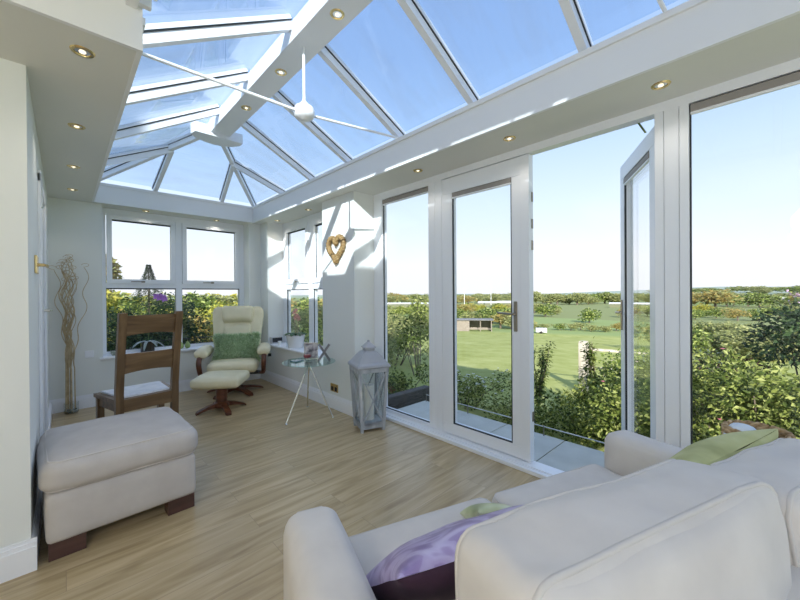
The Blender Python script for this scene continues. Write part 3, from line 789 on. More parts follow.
# ------------------------------------------------------------------ glass side table
TX, TY, TZ = 1.90, 3.42, .585
t = thing('side_table', 'round glass side table on three slender chrome legs', 'table', (TX, TY, 0))
o = MB().lathe([(.001, TZ - .010), (.274, TZ - .010), (.278, TZ - .005), (.274, TZ), (.001, TZ)], 56).build('tabletop', TGLASS, t); autosmooth(o)
o = MB().lathe([(.001, TZ - .03), (.03, TZ - .03), (.034, TZ - .012), (.001, TZ - .012)], 20).build('collar', CHROME, t); autosmooth(o)
for (fx, fy) in ((1.603, 3.35), (2.03, 3.70), (2.043, 3.19)):
    MB().tube([(0, 0, TZ - .02), (fx - TX, fy - TY, .006)], .0085, 10).lathe([(.012, 0), (.014, .004), (.010, .014)], 12, (fx - TX, fy - TY, 0)).build('leg', CHROME, t, smooth=False)
# things on it
t = thing('candle_glass', 'dark red candle in a rounded glass on the side table', 'candle', (1.87, 3.40, TZ))
o = MB().lathe([(.020, 0), (.024, .006), (.012, .014), (.014, .03), (.040, .042), (.046, .060), (.043, .085), (.040, .085), (.042, .060), (.036, .046), (.001, .044)], 28).build('glass', CLEARG, t); autosmooth(o, 60)
o = MB().lathe([(.001, .046), (.034, .047), (.040, .060), (.039, .074), (.001, .074)], 28).build('wax', mat('red_wax', (.30, .02, .05), .35), t); autosmooth(o)
t = tag(MB().box(-.06, .06, -.045, .045, 0, .012, .004).build('coaster', mat('teal_glass', (.05, .14, .16), .15), loc=(1.80, 3.50, TZ), rz=R(20)), 'flat dark teal coaster on the glass side table', 'coaster')
t = thing('picture_frame', 'grey easel-backed picture frame standing on the side table', 'picture frame', (2.03, 3.33, TZ), R(150))
GR = mat('pewter', (.20, .21, .23), .4, .6)
MB().bar((-.06, 0, .0), (.055, .0, .18), .024, .024, (0, 1, 0)).build('strut', GR, t)
MB().bar((.065, .026, 0), (-.055, .026, .18), .024, .024, (0, 1, 0)).build('strut', GR, t)
t = thing('photo_frame', 'photo in a clear frame on the table, leaning towards the window seat', 'picture frame', (1.985, 3.53, TZ), R(-38))
PH = noisy(mat('photo_print', rough=.3), [(.4, (.10, .10, .12)), (.5, (.35, .33, .38)), (.6, (.62, .60, .62))], 16, 3)
MB().box(-.075, .075, -.004, .004, 0, .18, .002).build('frame', mat('photo_frame_silver', (.55, .56, .58), .25, .8), t)
MB().box(-.066, .066, -.0055, -.0035, .010, .170).build('photo', PH, t)

# basket between the sofa arm and the window
t = thing('wicker_basket', 'brown woven basket standing between the sofa arm and the window', 'basket', (2.13, .05, 0), R(-19)); t.scale = (.74, .74, 1.10)
WB = noisy(mat('basket_weave', rough=.7), [(.35, (.20, .12, .05)), (.5, (.38, .25, .12)), (.65, (.58, .43, .25))], 22, sc=(1, 1, 3))
m_ = MB(); nn = 28
for k in range(22):
    z_ = .02 + k * .028; r_ = .105 + .030 * k / 21
    m_.tube([((r_ + .006 * (1 if (j + k) % 2 else -1)) * math.cos(2 * PI * j / nn), (r_ + .006 * (1 if (j + k) % 2 else -1)) * math.sin(2 * PI * j / nn), z_) for j in range(nn)], .0145, 6, True)
m_.lathe([(.001, 0), (.10, 0), (.10, .02), (.001, .02)], 24).build('woven_body', WB, t, smooth=True)
m_ = MB()
for j in range(3): m_.tube([((.136 + .008 * math.cos(i * .9 + j * 2.1)) * math.cos(2 * PI * i / 40), (.136 + .008 * math.cos(i * .9 + j * 2.1)) * math.sin(2 * PI * i / 40), .635 + .010 * math.sin(i * .9 + j * 2.1)) for i in range(40)], .011, 6, True)
m_.build('braided_rim', WB, t, smooth=True)
t = tag(MB().rbox(.12, .11, .08, .03, (0, 0, .05), (.01, .01, .02), 10, .012, 4).build('folded_cloth', noisy(mat('blue_white_cloth', rough=.9), [(.4, (.50, .60, .72)), (.6, (.74, .79, .84))], 9), loc=(2.105, .095, .625), smooth=True), 'pale blue cloth bundled in the top of the brown basket', 'cloth')

# ------------------------------------------------------------------ lantern
t = thing('candle_lantern', 'tall grey washed wooden candle lantern with crossed bars beside the pier', 'lantern', (2.15, 2.715, 0), R(-19))
hw0, hw1, zb, zt = .118, .150, .055, .60
for sx in (-1, 1):
    for sy in (-1, 1):
        MB().bar((sx * (hw0 - .012), sy * (hw0 - .012), 0), (sx * (hw1 - .012), sy * (hw1 - .012), zt), .026, .026, (0, 1, 0)).build('corner_post', LANT, t)
MB().box(-hw0, hw0, -hw0, hw0, zb, zb + .03, .003).build('base', LANT, t)
for i in range(4):
    Mx = Matrix.Rotation(PI / 2 * i, 4, 'Z')
    sd = MB().box(-hw0, hw0, -hw0, -hw0 + .015, .028, .085, .002, Mx).build('bottom_rail', LANT, t)
    MB().box(-hw1, hw1, -hw1, -hw1 + .02, zt - .04, zt, .002, Mx).build('top_rail', LANT, t)
    for s_ in (-1, 1):
        a = Mx @ Vector((-s_ * (hw0 - .02), -hw0 + .004, .085)); b = Mx @ Vector((s_ * (hw1 - .02), -hw1 + .012, zt - .04))
        MB().bar(a, b, .010, .012, Mx @ Vector((0, 1, .1))).build('cross_bar', LANT, sd)
    a0 = Mx @ Vector((-hw0 + .02, -hw0 + .014, .085)); a1 = Mx @ Vector((hw0 - .02, -hw0 + .014, .085)); a2 = Mx @ Vector((hw1 - .02, -hw1 + .022, zt - .04)); a3 = Mx @ Vector((-hw1 + .02, -hw1 + .022, zt - .04))
    MB().slab([a0, a1, a2, a3], .003).build('pane', CLEARG, sd)
q2 = math.sqrt(2)
o = MB().lathe([(hw1 * q2 * 1.06, zt), (hw1 * q2 * 1.10, zt + .012), (hw1 * q2 * 1.06, zt + .03), (hw1 * q2 * .92, zt + .05), (hw1 * q2 * .66, zt + .105), (hw1 * q2 * .46, zt + .14), (.05 * q2, zt + .15)], sides=4, rot=PI / 4).build('roof', LROOF, t)
o2 = MB().lathe([(.046 * q2, zt + .148), (.046 * q2, zt + .175), (.058 * q2, zt + .18), (.055 * q2, zt + .19), (.030 * q2, zt + .215), (.012, zt + .235), (.016, zt + .245), (.001, zt + .256)], sides=4, rot=PI / 4).build('finial', LROOF, t)
t_ = thing('pillar_candle', 'thick white pillar candle standing inside the grey lantern', 'candle', (2.15, 2.715, zb + .03))
o = MB().lathe([(.050, 0), (.052, .004), (.052, .33), (.046, .336), (.001, .330)], 28).build('wax', WAX, t_); autosmooth(o)
MB().cyl((0, 0, .32), (0, .002, .35), .0015, 6).build('wick', BLACK, t_)

# ------------------------------------------------------------------ wicker heart on the pier
t = thing('wicker_heart', 'gold wicker heart hanging by a string on the sunlit pier', 'wall decoration', (2.23, 3.345, 1.66))
pts = []
for i in range(40):
    a = 2 * PI * i / 40
    hx = 16 * math.sin(a) ** 3; hz = 13 * math.cos(a) - 5 * math.cos(2 * a) - 2 * math.cos(3 * a) - math.cos(4 * a)
    pts.append(Vector((-.034, hx * .0092, .155 + hz * .0092)))
MB().tube(pts, .027, 10, True).build('core', WICKER, t, smooth=True)
wr = MB(); hr = random.Random(4)
for i in range(0, 40):
    p = pts[i]; d = (pts[(i + 1) % 40] - pts[i - 1]).normalized(); a = d.cross(Vector((1, 0, 0))).normalized(); c = Vector((1, 0, 0))
    ring = [p + (a * math.cos(q) + c * math.sin(q)) * .030 + d * (.006 * math.sin(q + i)) for q in [2 * PI * j / 10 for j in range(10)]]
    wr.tube(ring, .0038, 5, True)
wr.build('binding', noisy(mat('wicker_binding', rough=.6), [(.3, (.13, .075, .025)), (.5, (.30, .19, .07)), (.7, (.55, .42, .21))], 30), t, smooth=True)
MB().tube([(-.02, 0, .26), (-.010, .002, .30), (-.006, 0, .335)], .002, 5).build('string', TWIG, t)
MB().cyl((0, 0, .335), (-.014, 0, .337), .003, 8).build('nail', BRASS, t)

# ------------------------------------------------------------------ twisted willow in a glass vase
WV = (.055, 5.38)
t = thing('willow_arrangement', 'tall bundle of curly willow stems standing in the left far corner', 'dried branches', (*WV, 0))
wl = random.Random(12)
for i in range(20):
    bx, by = wl.uniform(-.045, .045), wl.uniform(-.03, .03)
    H_ = wl.uniform(1.45, 1.72) if i > 2 else (1.62, 1.58, 1.66)[i]
    sx = wl.uniform(-.06, .07); amp = wl.uniform(.020, .038); ph = wl.uniform(0, 6.28)
    if i == 0: sx, amp, ph = .13, .030, 1.0
    if i == 1: sx, amp, ph = -.10, .028, 2.5
    ps = []
    for k in range(70):
        q = k / 69; z = .01 + H_ * q
        grow = max(0, (q - .32) / .68)
        sp = bx * (1 - .3 * q) + sx * min(1, grow * 1.6)
        ps.append((sp + amp * grow ** .5 * math.sin(z * 17 + ph), by + amp * .8 * grow ** .5 * math.cos(z * 15 + ph), z))
    hx, hy, hz = ps[-1]
    dirn = wl.choice((-1, 1)) if i != 1 else -1
    for k in range(1, 14):
        a = k / 13 * 4.2; rr = .042 * (1 - k / 22)
        ps.append((hx + dirn * (rr * math.sin(a)) * 1.3 + dirn * .0, hy - .01 * math.sin(a), hz + rr * (1 - math.cos(a)) * .8))
    ps = [(x, min(y, .085), z) for x, y, z in ps]
    MB().tube(ps, .0055, 6, taper=lambda q: 1.25 - .9 * q).build('stem', TWIG, t, smooth=True)
t = thing('glass_vase', 'low clear glass vase of pebbles holding the willow stems', 'vase', (*WV, 0))
o = MB().lathe([(.060, 0), (.063, .008), (.063, .115), (.060, .115), (.060, .012), (.001, .010)], 28).build('vase_body', CLEARG, t); autosmooth(o)
pb = MB(); pr_ = random.Random(2)
for i in range(34):
    a = pr_.uniform(0, 6.28); r_ = pr_.uniform(.03, .050)
    pb.rbox(.018, .016, .014, .006, (r_ * math.cos(a), r_ * math.sin(a), .018 + .012 * (i % 3)), seg=3)
po = pb.build('pebbles', noisy(mat('pebble', rough=.4), [(.4, (.06, .08, .07)), (.6, (.35, .38, .36))], 30), t, smooth=True); po['kind'] = 'stuff'

# ------------------------------------------------------------------ things on the window boards
def arch_leaf(m_, base, a, ln, w_, droop, up=.6):
    """strap leaf as a curved ribbon of quads"""
    d = Vector((math.cos(a), math.sin(a), 0)); s_ = Vector((-d.y, d.x, 0)); n = 7; prev = None
    for i in range(n + 1):
        q = i / n; p = Vector(base) + d * (ln * q) + Vector((0, 0, up * ln * q - droop * ln * q * q))
        ww = w_ * (math.sin(PI * min(1, q * .95 + .05))) ** .6
        r_ = [m_.b.verts.new(p + s_ * ww / 2), m_.b.verts.new(p + Vector((0, 0, -ww * .15))), m_.b.verts.new(p - s_ * ww / 2)]
        if prev:
            m_.b.faces.new((prev[0], prev[1], r_[1], r_[0])); m_.b.faces.new((prev[1], prev[2], r_[2], r_[1]))
        prev = r_
def orchid_flower(root, p, mt, sz=.035, name='flower', seed=1):
    m_ = MB(); q = random.Random(seed)
    for i in range(5):
        a = 2 * PI * i / 5 + q.random()
        d = Vector((math.cos(a), -.25, math.sin(a))); m_.leaf(Vector(p), d, Vector((0, -1, 0)), sz, sz * .8)
    m_.leaf(Vector(p) + Vector((0, -.006, 0)), Vector((0, -.6, -.5)), Vector((0, -1, 0)), sz * .5, sz * .4)
    m_.nofix = 1
    return m_.build(name, mt, root)
SILL = .565
t = thing('potted_orchid', 'purple orchid with arching silvery leaves in a dark glass pot on the end windowsill', 'plant', (.79, 5.59, SILL)); t.scale = (1.25, 1.1, 1.2)
o = MB().lathe([(.055, 0), (.060, .005), (.064, .11), (.060, .115), (.052, .10), (.001, .098)], 10).build('pot', mat('dark_pot', (.035, .03, .025), .15), t)
m_ = MB()
for i in range(9): arch_leaf(m_, (0, 0, .11), 2 * PI * i / 9 + .2, .17, .028, .75 if i % 2 else .95, .45)
m_.nofix = 1; m_.build('foliage', leafmat('silver_leaf', [(.10, .14, .13), (.35, .42, .42), (.55, .62, .64)], .35, .1), t)
MB().tube([(0, 0, .10), (.02, 0, .30), (.06, -.01, .47), (.10, -.02, .565)], .003, 6).build('stem', mat('stem_green', (.12, .2, .06), .5), t)
lil = leafmat('orchid_purple', [(.40, .16, .60), (.62, .32, .80), (.55, .22, .70)], .4, .35)
for i, p in enumerate(((.10, -.03, .585), (.125, -.03, .60), (.075, -.03, .60), (.14, -.03, .575))): orchid_flower(t, p, lil, .042, seed=i)
glg = mat('green_ornament', (.28, .38, .14), .3)
for i, (x, lb) in enumerate(((1.165, 'green glass pear ornament on the end sill, the left of two'), (1.245, 'green glass pear ornament on the end sill, the right of two'))):
    t = thing('pear_ornament', lb, 'ornament', (x, 5.60, SILL), 0, 'green pear ornaments on the end sill')
    o = MB().lathe([(.012, 0), (.030, .012), (.036, .035), (.028, .062), (.015, .082), (.010, .095), (.001, .098)], 20).build('body', glg, t); autosmooth(o, 80)
    MB().tube([(0, 0, .096), (.004, 0, .108), (.002, 0, .12)], .002, 5).build('stalk', TWIG, t)
t = thing('trinket_bowl', 'small grey patterned bowl at the left end of the end windowsill', 'bowl', (.455, 5.60, SILL))
o = MB().lathe([(.025, 0), (.04, .02), (.045, .05), (.041, .05), (.036, .022), (.001, .01)], 20).build('bowl', noisy(mat('bowl_glaze', rough=.3), [(.4, (.20, .24, .18)), (.6, (.5, .52, .45))], 30), t); autosmooth(o)

t = thing('potted_orchid', 'pink orchid with broad leaves in a white pot on the side window seat', 'plant', (2.33, 4.56, SILL)); t.scale = (1.15, 1.15, 1.15)
o = MB().lathe([(.085, 0), (.090, .006), (.108, .14), (.112, .15), (.102, .15), (.098, .12), (.001, .12)], 32).build('pot', WHITECER, t); autosmooth(o)
m_ = MB()
for i in range(9): arch_leaf(m_, (0, 0, .145), 2 * PI * i / 9 + .4, .15, .065, .85, .85)
m_.nofix = 1; m_.build('foliage', leafmat('orchid_leaf', [(.03, .08, .03), (.07, .15, .05), (.10, .20, .08)], .35, .1), t)
MB().tube([(0, 0, .12), (-.01, -.01, .28), (-.03, 0, .42), (-.02, .02, .47)], .003, 6).build('stem', TWIG, t)
MB().tube([(0.02, 0, .12), (.03, -.01, .25), (.02, 0, .38), (.0, .02, .42)], .003, 6).build('stem', TWIG, t)
pk = leafmat('orchid_pink', [(.62, .30, .26), (.75, .42, .36), (.70, .5, .45)], .5, .3)
for i, p in enumerate(((-.03, -.02, .42), (-.01, -.02, .45), (.0, -.02, .39), (.02, -.02, .37), (-.02, -.02, .36), (.03, -.02, .34))): orchid_flower(t, p, pk, .032, seed=i + 10)
t = thing('clear_bottle', 'small clear glass bottle beside the white orchid pot on the side seat', 'bottle', (2.29, 4.72, SILL))
o = MB().lathe([(.022, 0), (.024, .004), (.024, .07), (.010, .09), (.010, .12), (.008, .12), (.008, .09), (.020, .068), (.001, .006)], 20).build('bottle_body', CLEARG, t); autosmooth(o)
t = thing('digital_radio', 'small dark radio at the corner end of the side window seat', 'radio', (2.33, 5.17, SILL), R(0))
MB().box(-.085, .085, -.03, .03, .0, .098, .006).build('case', mat('radio_silver', (.55, .56, .58), .35), t)
MB().box(-.076, .076, -.034, -.028, .018, .088, .002).build('front_panel', BLACK, t)
t = thing('candle_holder', 'white ribbed candle holder on the window seat beside the radio', 'candle holder', (2.27, 4.93, SILL))
o = MB().lathe([(.028, 0), (.018, .012), (.020, .04), (.030, .06), (.026, .06), (.001, .04)], 14).build('body', WHITECER, t); autosmooth(o)


# ------------------------------------------------------------------ outside: terrace
TE = structroot('floor_terrace')
yy_ = [-3.0, -2.4, -1.8, -1.2, -.6, 0, .68, 1.36, 1.96, 2.55, 3.15]
for a, b in zip(yy_, yy_[1:]):
    MB().box(2.60, 3.43, a + .005, b - .005, -.15, -.10, .003).build('slab', TERR, TE)
MB().box(2.57, 3.41, -3, 3.13, -.5, -.152).box(2.4, 2.60, -3, 3.13, -.5, -.02).build('slab_bed', mat('bed_mortar', (.22, .22, .21), .9), TE)
t = thing('sleeper_edging', 'dark timber sleeper edging a low bed beyond the paving', 'edging', (2.62, 3.30, -.12))
MB().box(0, 1.1, 0, .12, -.3, .12, .01).box(0, .12, .12, 1.8, -.3, .12, .01).build('sleeper', noisy(mat('sleeper_wood', rough=.85), [(.3, (.05, .045, .04)), (.7, (.12, .11, .10))], 8, sc=(1, 6, 6)), t)
t = thing('wire_edging', 'thin pale wire strung on short pegs along the edge of the paving', 'wire', (3.40, 0, -.10))
MB().cyl((0, -2.2, .09), (0, 3.1, .09), .005, 6).build('wire', mat('galvanised', (.6, .62, .62), .35, .8), t)
for y in (-2.2, -.9, .40, 1.55, 2.45, 3.1): MB().cyl((0, y, 0), (0, y, .10), .006, 6).build('peg', NICKEL, t)

# ------------------------------------------------------------------ ground running away downhill
def gz(x, y):
    r = math.hypot(max(0, x - 3.4), max(0, y - 6))
    if r < 33: z = -.35 - .080 * r
    else: z = -2.99 - .013 * (r - 33)
    if r > 300: z = -6.46 - .002 * (r - 300)
    if r > 900:
        az = math.degrees(math.atan2(x, y))
        hill = 1.3 + .0 * r + 30 * max(0, min(1, (r - 900) / 2400))
        k = max(0, min(1, (az - 66) / 18))
        z = -7.66 + (hill + 7.66) * k * max(0, min(1, (r - 900) / 2400)) + 6 * noise.noise(Vector((x / 500, y / 500, 0)))
    else: z += .04 * min(1, r / 8) * noise.noise(Vector((x * .3, y * .3, 0)))
    return z
m = MB(); rr = [.2]
while rr[-1] < 3400: rr.append(rr[-1] * 1.085 + .15)
azs = [R(-95 + 2.2 * i) for i in range(131)]
grid = [[m.b.verts.new((2.4 + r * math.sin(a), 5.85 * 0 + 1.5 + r * math.cos(a), gz(2.4 + r * math.sin(a), 1.5 + r * math.cos(a)))) for a in azs] for r in rr]
for A, B in zip(grid, grid[1:]):
    for j in range(len(azs) - 1): m.b.faces.new((A[j], B[j], B[j + 1], A[j + 1]))
GRD = mat('meadow', rough=.9, spec=.1)
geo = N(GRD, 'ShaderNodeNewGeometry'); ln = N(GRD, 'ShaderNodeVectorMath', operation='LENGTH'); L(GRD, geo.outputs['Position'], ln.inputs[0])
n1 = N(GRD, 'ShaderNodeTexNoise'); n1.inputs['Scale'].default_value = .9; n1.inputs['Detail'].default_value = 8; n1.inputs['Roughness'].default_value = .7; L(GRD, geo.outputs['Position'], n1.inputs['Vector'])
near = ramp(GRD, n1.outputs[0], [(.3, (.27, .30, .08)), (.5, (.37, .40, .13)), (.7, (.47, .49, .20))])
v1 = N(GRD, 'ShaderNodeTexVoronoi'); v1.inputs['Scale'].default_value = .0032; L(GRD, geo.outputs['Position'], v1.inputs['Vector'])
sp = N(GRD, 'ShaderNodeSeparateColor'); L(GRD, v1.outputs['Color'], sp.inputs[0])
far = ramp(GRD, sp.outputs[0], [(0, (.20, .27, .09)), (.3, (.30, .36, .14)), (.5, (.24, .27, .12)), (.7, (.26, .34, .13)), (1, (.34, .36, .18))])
far_haze = ramp(GRD, sp.outputs[1], [(0, (.30, .36, .30)), (.5, (.38, .44, .36)), (1, (.26, .33, .29))])  # far land paled and blued: distance haze put into the colour
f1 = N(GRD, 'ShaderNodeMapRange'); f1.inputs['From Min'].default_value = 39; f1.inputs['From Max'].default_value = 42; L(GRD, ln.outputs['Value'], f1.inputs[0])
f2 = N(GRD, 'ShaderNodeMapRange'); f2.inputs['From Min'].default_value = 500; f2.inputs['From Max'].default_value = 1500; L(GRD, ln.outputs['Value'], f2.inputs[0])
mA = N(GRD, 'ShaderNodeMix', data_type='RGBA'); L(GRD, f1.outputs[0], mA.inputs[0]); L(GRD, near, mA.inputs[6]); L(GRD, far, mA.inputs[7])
mB = N(GRD, 'ShaderNodeMix', data_type='RGBA'); L(GRD, f2.outputs[0], mB.inputs[0]); L(GRD, mA.outputs[2], mB.inputs[6]); L(GRD, far_haze, mB.inputs[7])
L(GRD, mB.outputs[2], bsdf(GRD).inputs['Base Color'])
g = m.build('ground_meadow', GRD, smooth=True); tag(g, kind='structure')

def pos(az, r): return r * math.sin(R(az)), r * math.cos(R(az))

# ------------------------------------------------------------------ plants
BARK = noisy(mat('bark', rough=.9), [(.3, (.10, .08, .06)), (.7, (.22, .18, .14))], 10)
def foliage_mesh(blobs, n, ln, w_, seed, shell=.55):
    m_ = MB(); q = random.Random(seed)
    vol = [b[1] ** 2 for b in blobs]; tot = sum(vol)
    for (c, r_, sz), v_ in zip(blobs, vol):
        for i in range(int(n * v_ / tot)):
            d = Vector((q.gauss(0, 1), q.gauss(0, 1), q.gauss(0, 1))).normalized()
            k = shell + (1 - shell) * q.random() ** .6
            p = Vector(c) + Vector((d.x * r_ * k, d.y * r_ * k, d.z * r_ * sz * k))
            dd = d * .5 + Vector((q.gauss(0, .6), q.gauss(0, .6), q.gauss(0, .4) - .15))
            s_ = q.uniform(.65, 1.3)
            m_.leaf(p, dd, Vector((q.gauss(-.3, .8), q.gauss(-.3, .8), q.gauss(.6, .5))), ln * s_, w_ * s_)
    m_.nofix = 1
    return m_
def bush(name, label, cat, x, y, blobs, n, ln, w_, m_, seed, group=None, z=None, flowers=None, shell=.55, trunk=True, kindless=True):
    z = gz(x, y) if z is None else z
    t = thing(name, label, cat, (x, y, z), 0, group)
    foliage_mesh(blobs, n, ln, w_, seed, shell).build('foliage', m_, t)
    if trunk:
        q = random.Random(seed); tm = MB()
        for (c, r_, s_) in blobs[:8]:
            c = Vector(c); tm.tube([(c.x * .2, c.y * .2, -.15), (c.x * .55 + q.uniform(-.05, .05), c.y * .55, c.z * .5), (c.x, c.y, c.z)], max(.010, r_ * .045), 5, taper=lambda u: 1 - .6 * u)
        tm.build('stems', BARK, t)
    if flowers:
        fm_, nf, fl = flowers; q = random.Random(seed + 5); f_ = MB()
        for i in range(nf):
            c, r_, s_ = q.choice(blobs); d = Vector((q.gauss(0, 1), q.gauss(0, 1), abs(q.gauss(0, 1)) + .2)).normalized()
            p = Vector(c) + Vector((d.x * r_, d.y * r_, d.z * r_ * s_)) * 1.02
            for k in range(5):
                a = 2 * PI * k / 5; f_.leaf(p, Vector((math.cos(a), math.sin(a), .3)), Vector((0, 0, 1)), fl, fl * .7)
        f_.nofix = 1; o = f_.build('blossom', fm_, t); o['kind'] = 'stuff'
    return t
G_BRI = leafmat('leaf_bright', [(.03, .05, .012), (.16, .23, .04), (.46, .52, .12), (.74, .76, .28)])  # stops from dark gaps to sunlit highlights, put into the leaf colours
G_MID = leafmat('leaf_mid', [(.02, .04, .012), (.10, .16, .035), (.28, .36, .08), (.54, .60, .20)])
G_DRK = leafmat('leaf_dark', [(.012, .03, .015), (.03, .06, .03), (.06, .11, .04), (.10, .16, .06)])
G_YEL = leafmat('leaf_yellow', [(.20, .22, .03), (.42, .42, .06), (.58, .52, .10), (.34, .36, .08)])
G_AUT = leafmat('leaf_autumn', [(.38, .27, .08), (.50, .38, .12), (.40, .38, .15), (.28, .32, .11)])
G_OLV = leafmat('leaf_olive', [(.17, .20, .08), (.30, .33, .13), (.40, .42, .18), (.50, .50, .22)])
G_BLU = leafmat('leaf_bluegreen', [(.05, .08, .07), (.10, .15, .13), (.18, .24, .20)])
G_PUR = leafmat('leaf_purple', [(.035, .012, .02), (.07, .025, .035), (.10, .05, .05), (.05, .06, .03)])
G_TER = leafmat('leaf_terrace', [(.03, .05, .012), (.13, .18, .035), (.29, .34, .08), (.50, .54, .19)])
G_TEM = leafmat('leaf_terrace_mid', [(.025, .045, .012), (.11, .16, .03), (.26, .31, .07), (.48, .52, .18)])
F_WHT = mat('petal_white', (.85, .84, .78), .6); F_PNK = mat('petal_pink', (.62, .18, .26), .6); F_LIL = mat('petal_lilac', (.60, .42, .60), .6)
def blobs(seed, n, sx, sy, z0, z1, r0, r1, sz=.9):
    q = random.Random(seed)
    return [((q.uniform(-sx, sx), q.uniform(-sy, sy), q.uniform(z0, z1)), q.uniform(r0, r1), sz) for _ in range(n)]

# beds right behind the wide pane on the right (x ~ 4, y ~ 0)
bush('hydrangea_bush', 'big leafy bright green shrub filling the lower half of the right-hand pane', 'shrub', 4.55, .05, blobs(1, 14, .45, .75, .30, .92, .30, .42), 16000, .050, .024, G_TER, 1, z=-.45, flowers=(F_PNK, 7, .03), shell=.35)
bush('laurel_bush', 'mid green shrub low against the terrace by the thick post', 'shrub', 4.25, .75, blobs(2, 10, .35, .42, .15, .75, .24, .36), 6000, .048, .024, G_TEM, 2, z=-.45, flowers=(F_PNK, 5, .025), shell=.35)
bush('laurel_bush', 'dark green shrub at the right edge of the right-hand pane', 'shrub', 4.0, -.65, blobs(3, 10, .35, .45, .25, .95, .26, .40), 9000, .05, .024, G_TER, 3, z=-.45, shell=.35)
bush('purple_bush', 'dark purple leaved bush standing tallest at the far right of the garden', 'shrub', 6.3, -.35, blobs(4, 9, .42, .38, .7, 1.55, .30, .42), 3600, .07, .04, G_DRK, 4, z=-.55, shell=.4)
bush('smoke_bush', 'reddish purple shrub below the tall dark bush on the right', 'shrub', 6.4, .45, blobs(41, 6, .3, .3, .5, .95, .2, .3), 1500, .06, .04, G_PUR, 41, z=-.6, shell=.4)
bush('lavender_bush', 'pale blue-green shrub in the bed beyond the bright hydrangea', 'shrub', 6.6, .95, blobs(5, 8, .5, .5, .35, .85, .22, .34), 2600, .05, .02, G_BLU, 5, z=-.6, shell=.4)
bush('rose_bush', 'loose shrub with pale pink roses past the right-hand pane', 'shrub', 7.2, 1.5, blobs(6, 8, .6, .5, .35, .8, .25, .35), 2600, .06, .03, G_MID, 6, z=-.65, flowers=(mat('petal_blush', (.8, .6, .6), .6), 18, .03), shell=.4)
t = thing('buddleia', 'arching lilac buddleia spray at the top right corner of the garden', 'shrub', (6.6, -.66, -.55))
st_, fl_ = MB(), MB(); q = random.Random(8)
for i in range(7):
    ex, ey, ez = q.uniform(-.25, .1), q.uniform(-.2, .34), q.uniform(1.75, 1.98); P_ = [Vector((0, 0, .4)), Vector((ex * .4, ey * .4, ez * .8)), Vector((ex, ey, ez)), Vector((ex * 1.3, ey * 1.6, ez + .02))]
    st_.tube(P_, .010, 5, taper=lambda u: 1 - .6 * u)
    for k in range(70):
        u = q.random(); p = P_[2].lerp(P_[3], u) + Vector((q.gauss(0, .03), q.gauss(0, .03), q.gauss(0, .03)))
        fl_.leaf(p, Vector((q.gauss(0, 1), q.gauss(0, 1), q.gauss(0, 1))), Vector((0, 0, 1)), .035, .028)
fl_.nofix = 1; st_.build('stems', BARK, t); o = fl_.build('blossom', F_LIL, t); o['kind'] = 'stuff'

# shrubs beyond the terrace, through the open doorway
bush('box_bush', 'dark green clipped shrub behind the terrace edge in the open doorway', 'shrub', 4.55, 1.62, blobs(7, 10, .32, .40, .05, .42, .18, .26), 3000, .045, .024, G_TEM, 7, z=-.42, shell=.35)
bush('golden_bush', 'yellow-green leafy shrub below the pale fence post in the doorway', 'shrub', 5.3, 1.55, blobs(8, 9, .30, .36, .20, .75, .16, .24), 2200, .06, .03, G_TER, 8, z=-.5, shell=.4)
bush('viburnum_bush', 'bright green shrub beside the edge of the open door leaf', 'shrub', 4.3, 2.25, blobs(9, 9, .30, .34, .0, .32, .16, .24), 2400, .045, .022, G_TER, 9, z=-.42, shell=.4)
bush('daisy_bush', 'low shrub sprinkled with white flowers seen through the closed door', 'shrub', 4.45, 3.3, blobs(10, 12, .34, .55, .05, .45, .16, .25), 3000, .04, .02, G_TEM, 10, z=-.42, flowers=(F_WHT, 120, .022), shell=.4)
bush('daisy_bush', 'second white-flowered shrub, beyond the glass of the open door leaf', 'shrub', 5.2, .95, blobs(11, 9, .32, .36, .10, .50, .16, .25), 2400, .05, .025, G_TER, 11, z=-.48, flowers=(F_WHT, 60, .022), shell=.4)
# two thin upright shoots with sparse leaves
def sapling(name, label, x, y, h, n, ln, mt, seed, spread=.2, z=None, br=7, lean=(0, 0)):
    z = gz(x, y) if z is None else z
    t = thing(name, label, 'young tree', (x, y, z)); q = random.Random(seed); s_ = MB(); l_ = MB()
    for i in range(br):
        a = q.uniform(0, 6.28); hh = h * q.uniform(.6, 1.0); ex, ey = spread * math.cos(a) * q.uniform(.3, 1) + lean[0], spread * math.sin(a) * q.uniform(.3, 1) + lean[1]
        P_ = [Vector((0, 0, 0)), Vector((ex * .3, ey * .3, hh * .45)), Vector((ex * .8, ey * .8, hh * .8)), Vector((ex, ey, hh))]
        s_.tube(P_, .009, 5, taper=lambda u: 1 - .7 * u)
        for k in range(n // br):
            u = q.uniform(.3, 3); j = int(min(2, u)); p = P_[j].lerp(P_[j + 1], u - j)
            d = Vector((q.gauss(0, 1), q.gauss(0, 1), q.gauss(0, .5))).normalized()
            l_.leaf(p + d * q.uniform(0, .05), d + Vector((0, 0, -.2)), Vector((0, 0, 1)), ln, ln * .5)
    l_.nofix = 1; s_.build('stems', BARK, t); l_.build('foliage', mt, t); return t
sapling('young_birch', 'thin leafy sapling rising just right of the closed door handle', 5.2, 2.45, 1.25, 800, .065, G_TER, 3, .26, -.5)
sapling('young_birch', 'sparse golden sapling in front of the pale fence post', 5.6, 1.75, 1.15, 700, .07, G_TER, 4, .24, -.5)
bush('hazel_tree', 'yellow-green young tree outside the fixed pane left of the closed door', 'young tree', 5.75, 5.45, blobs(12, 12, .36, .36, .75, 1.75, .16, .28, 1.1), 1300, .075, .04, G_TER, 12, z=-.5, shell=.3)
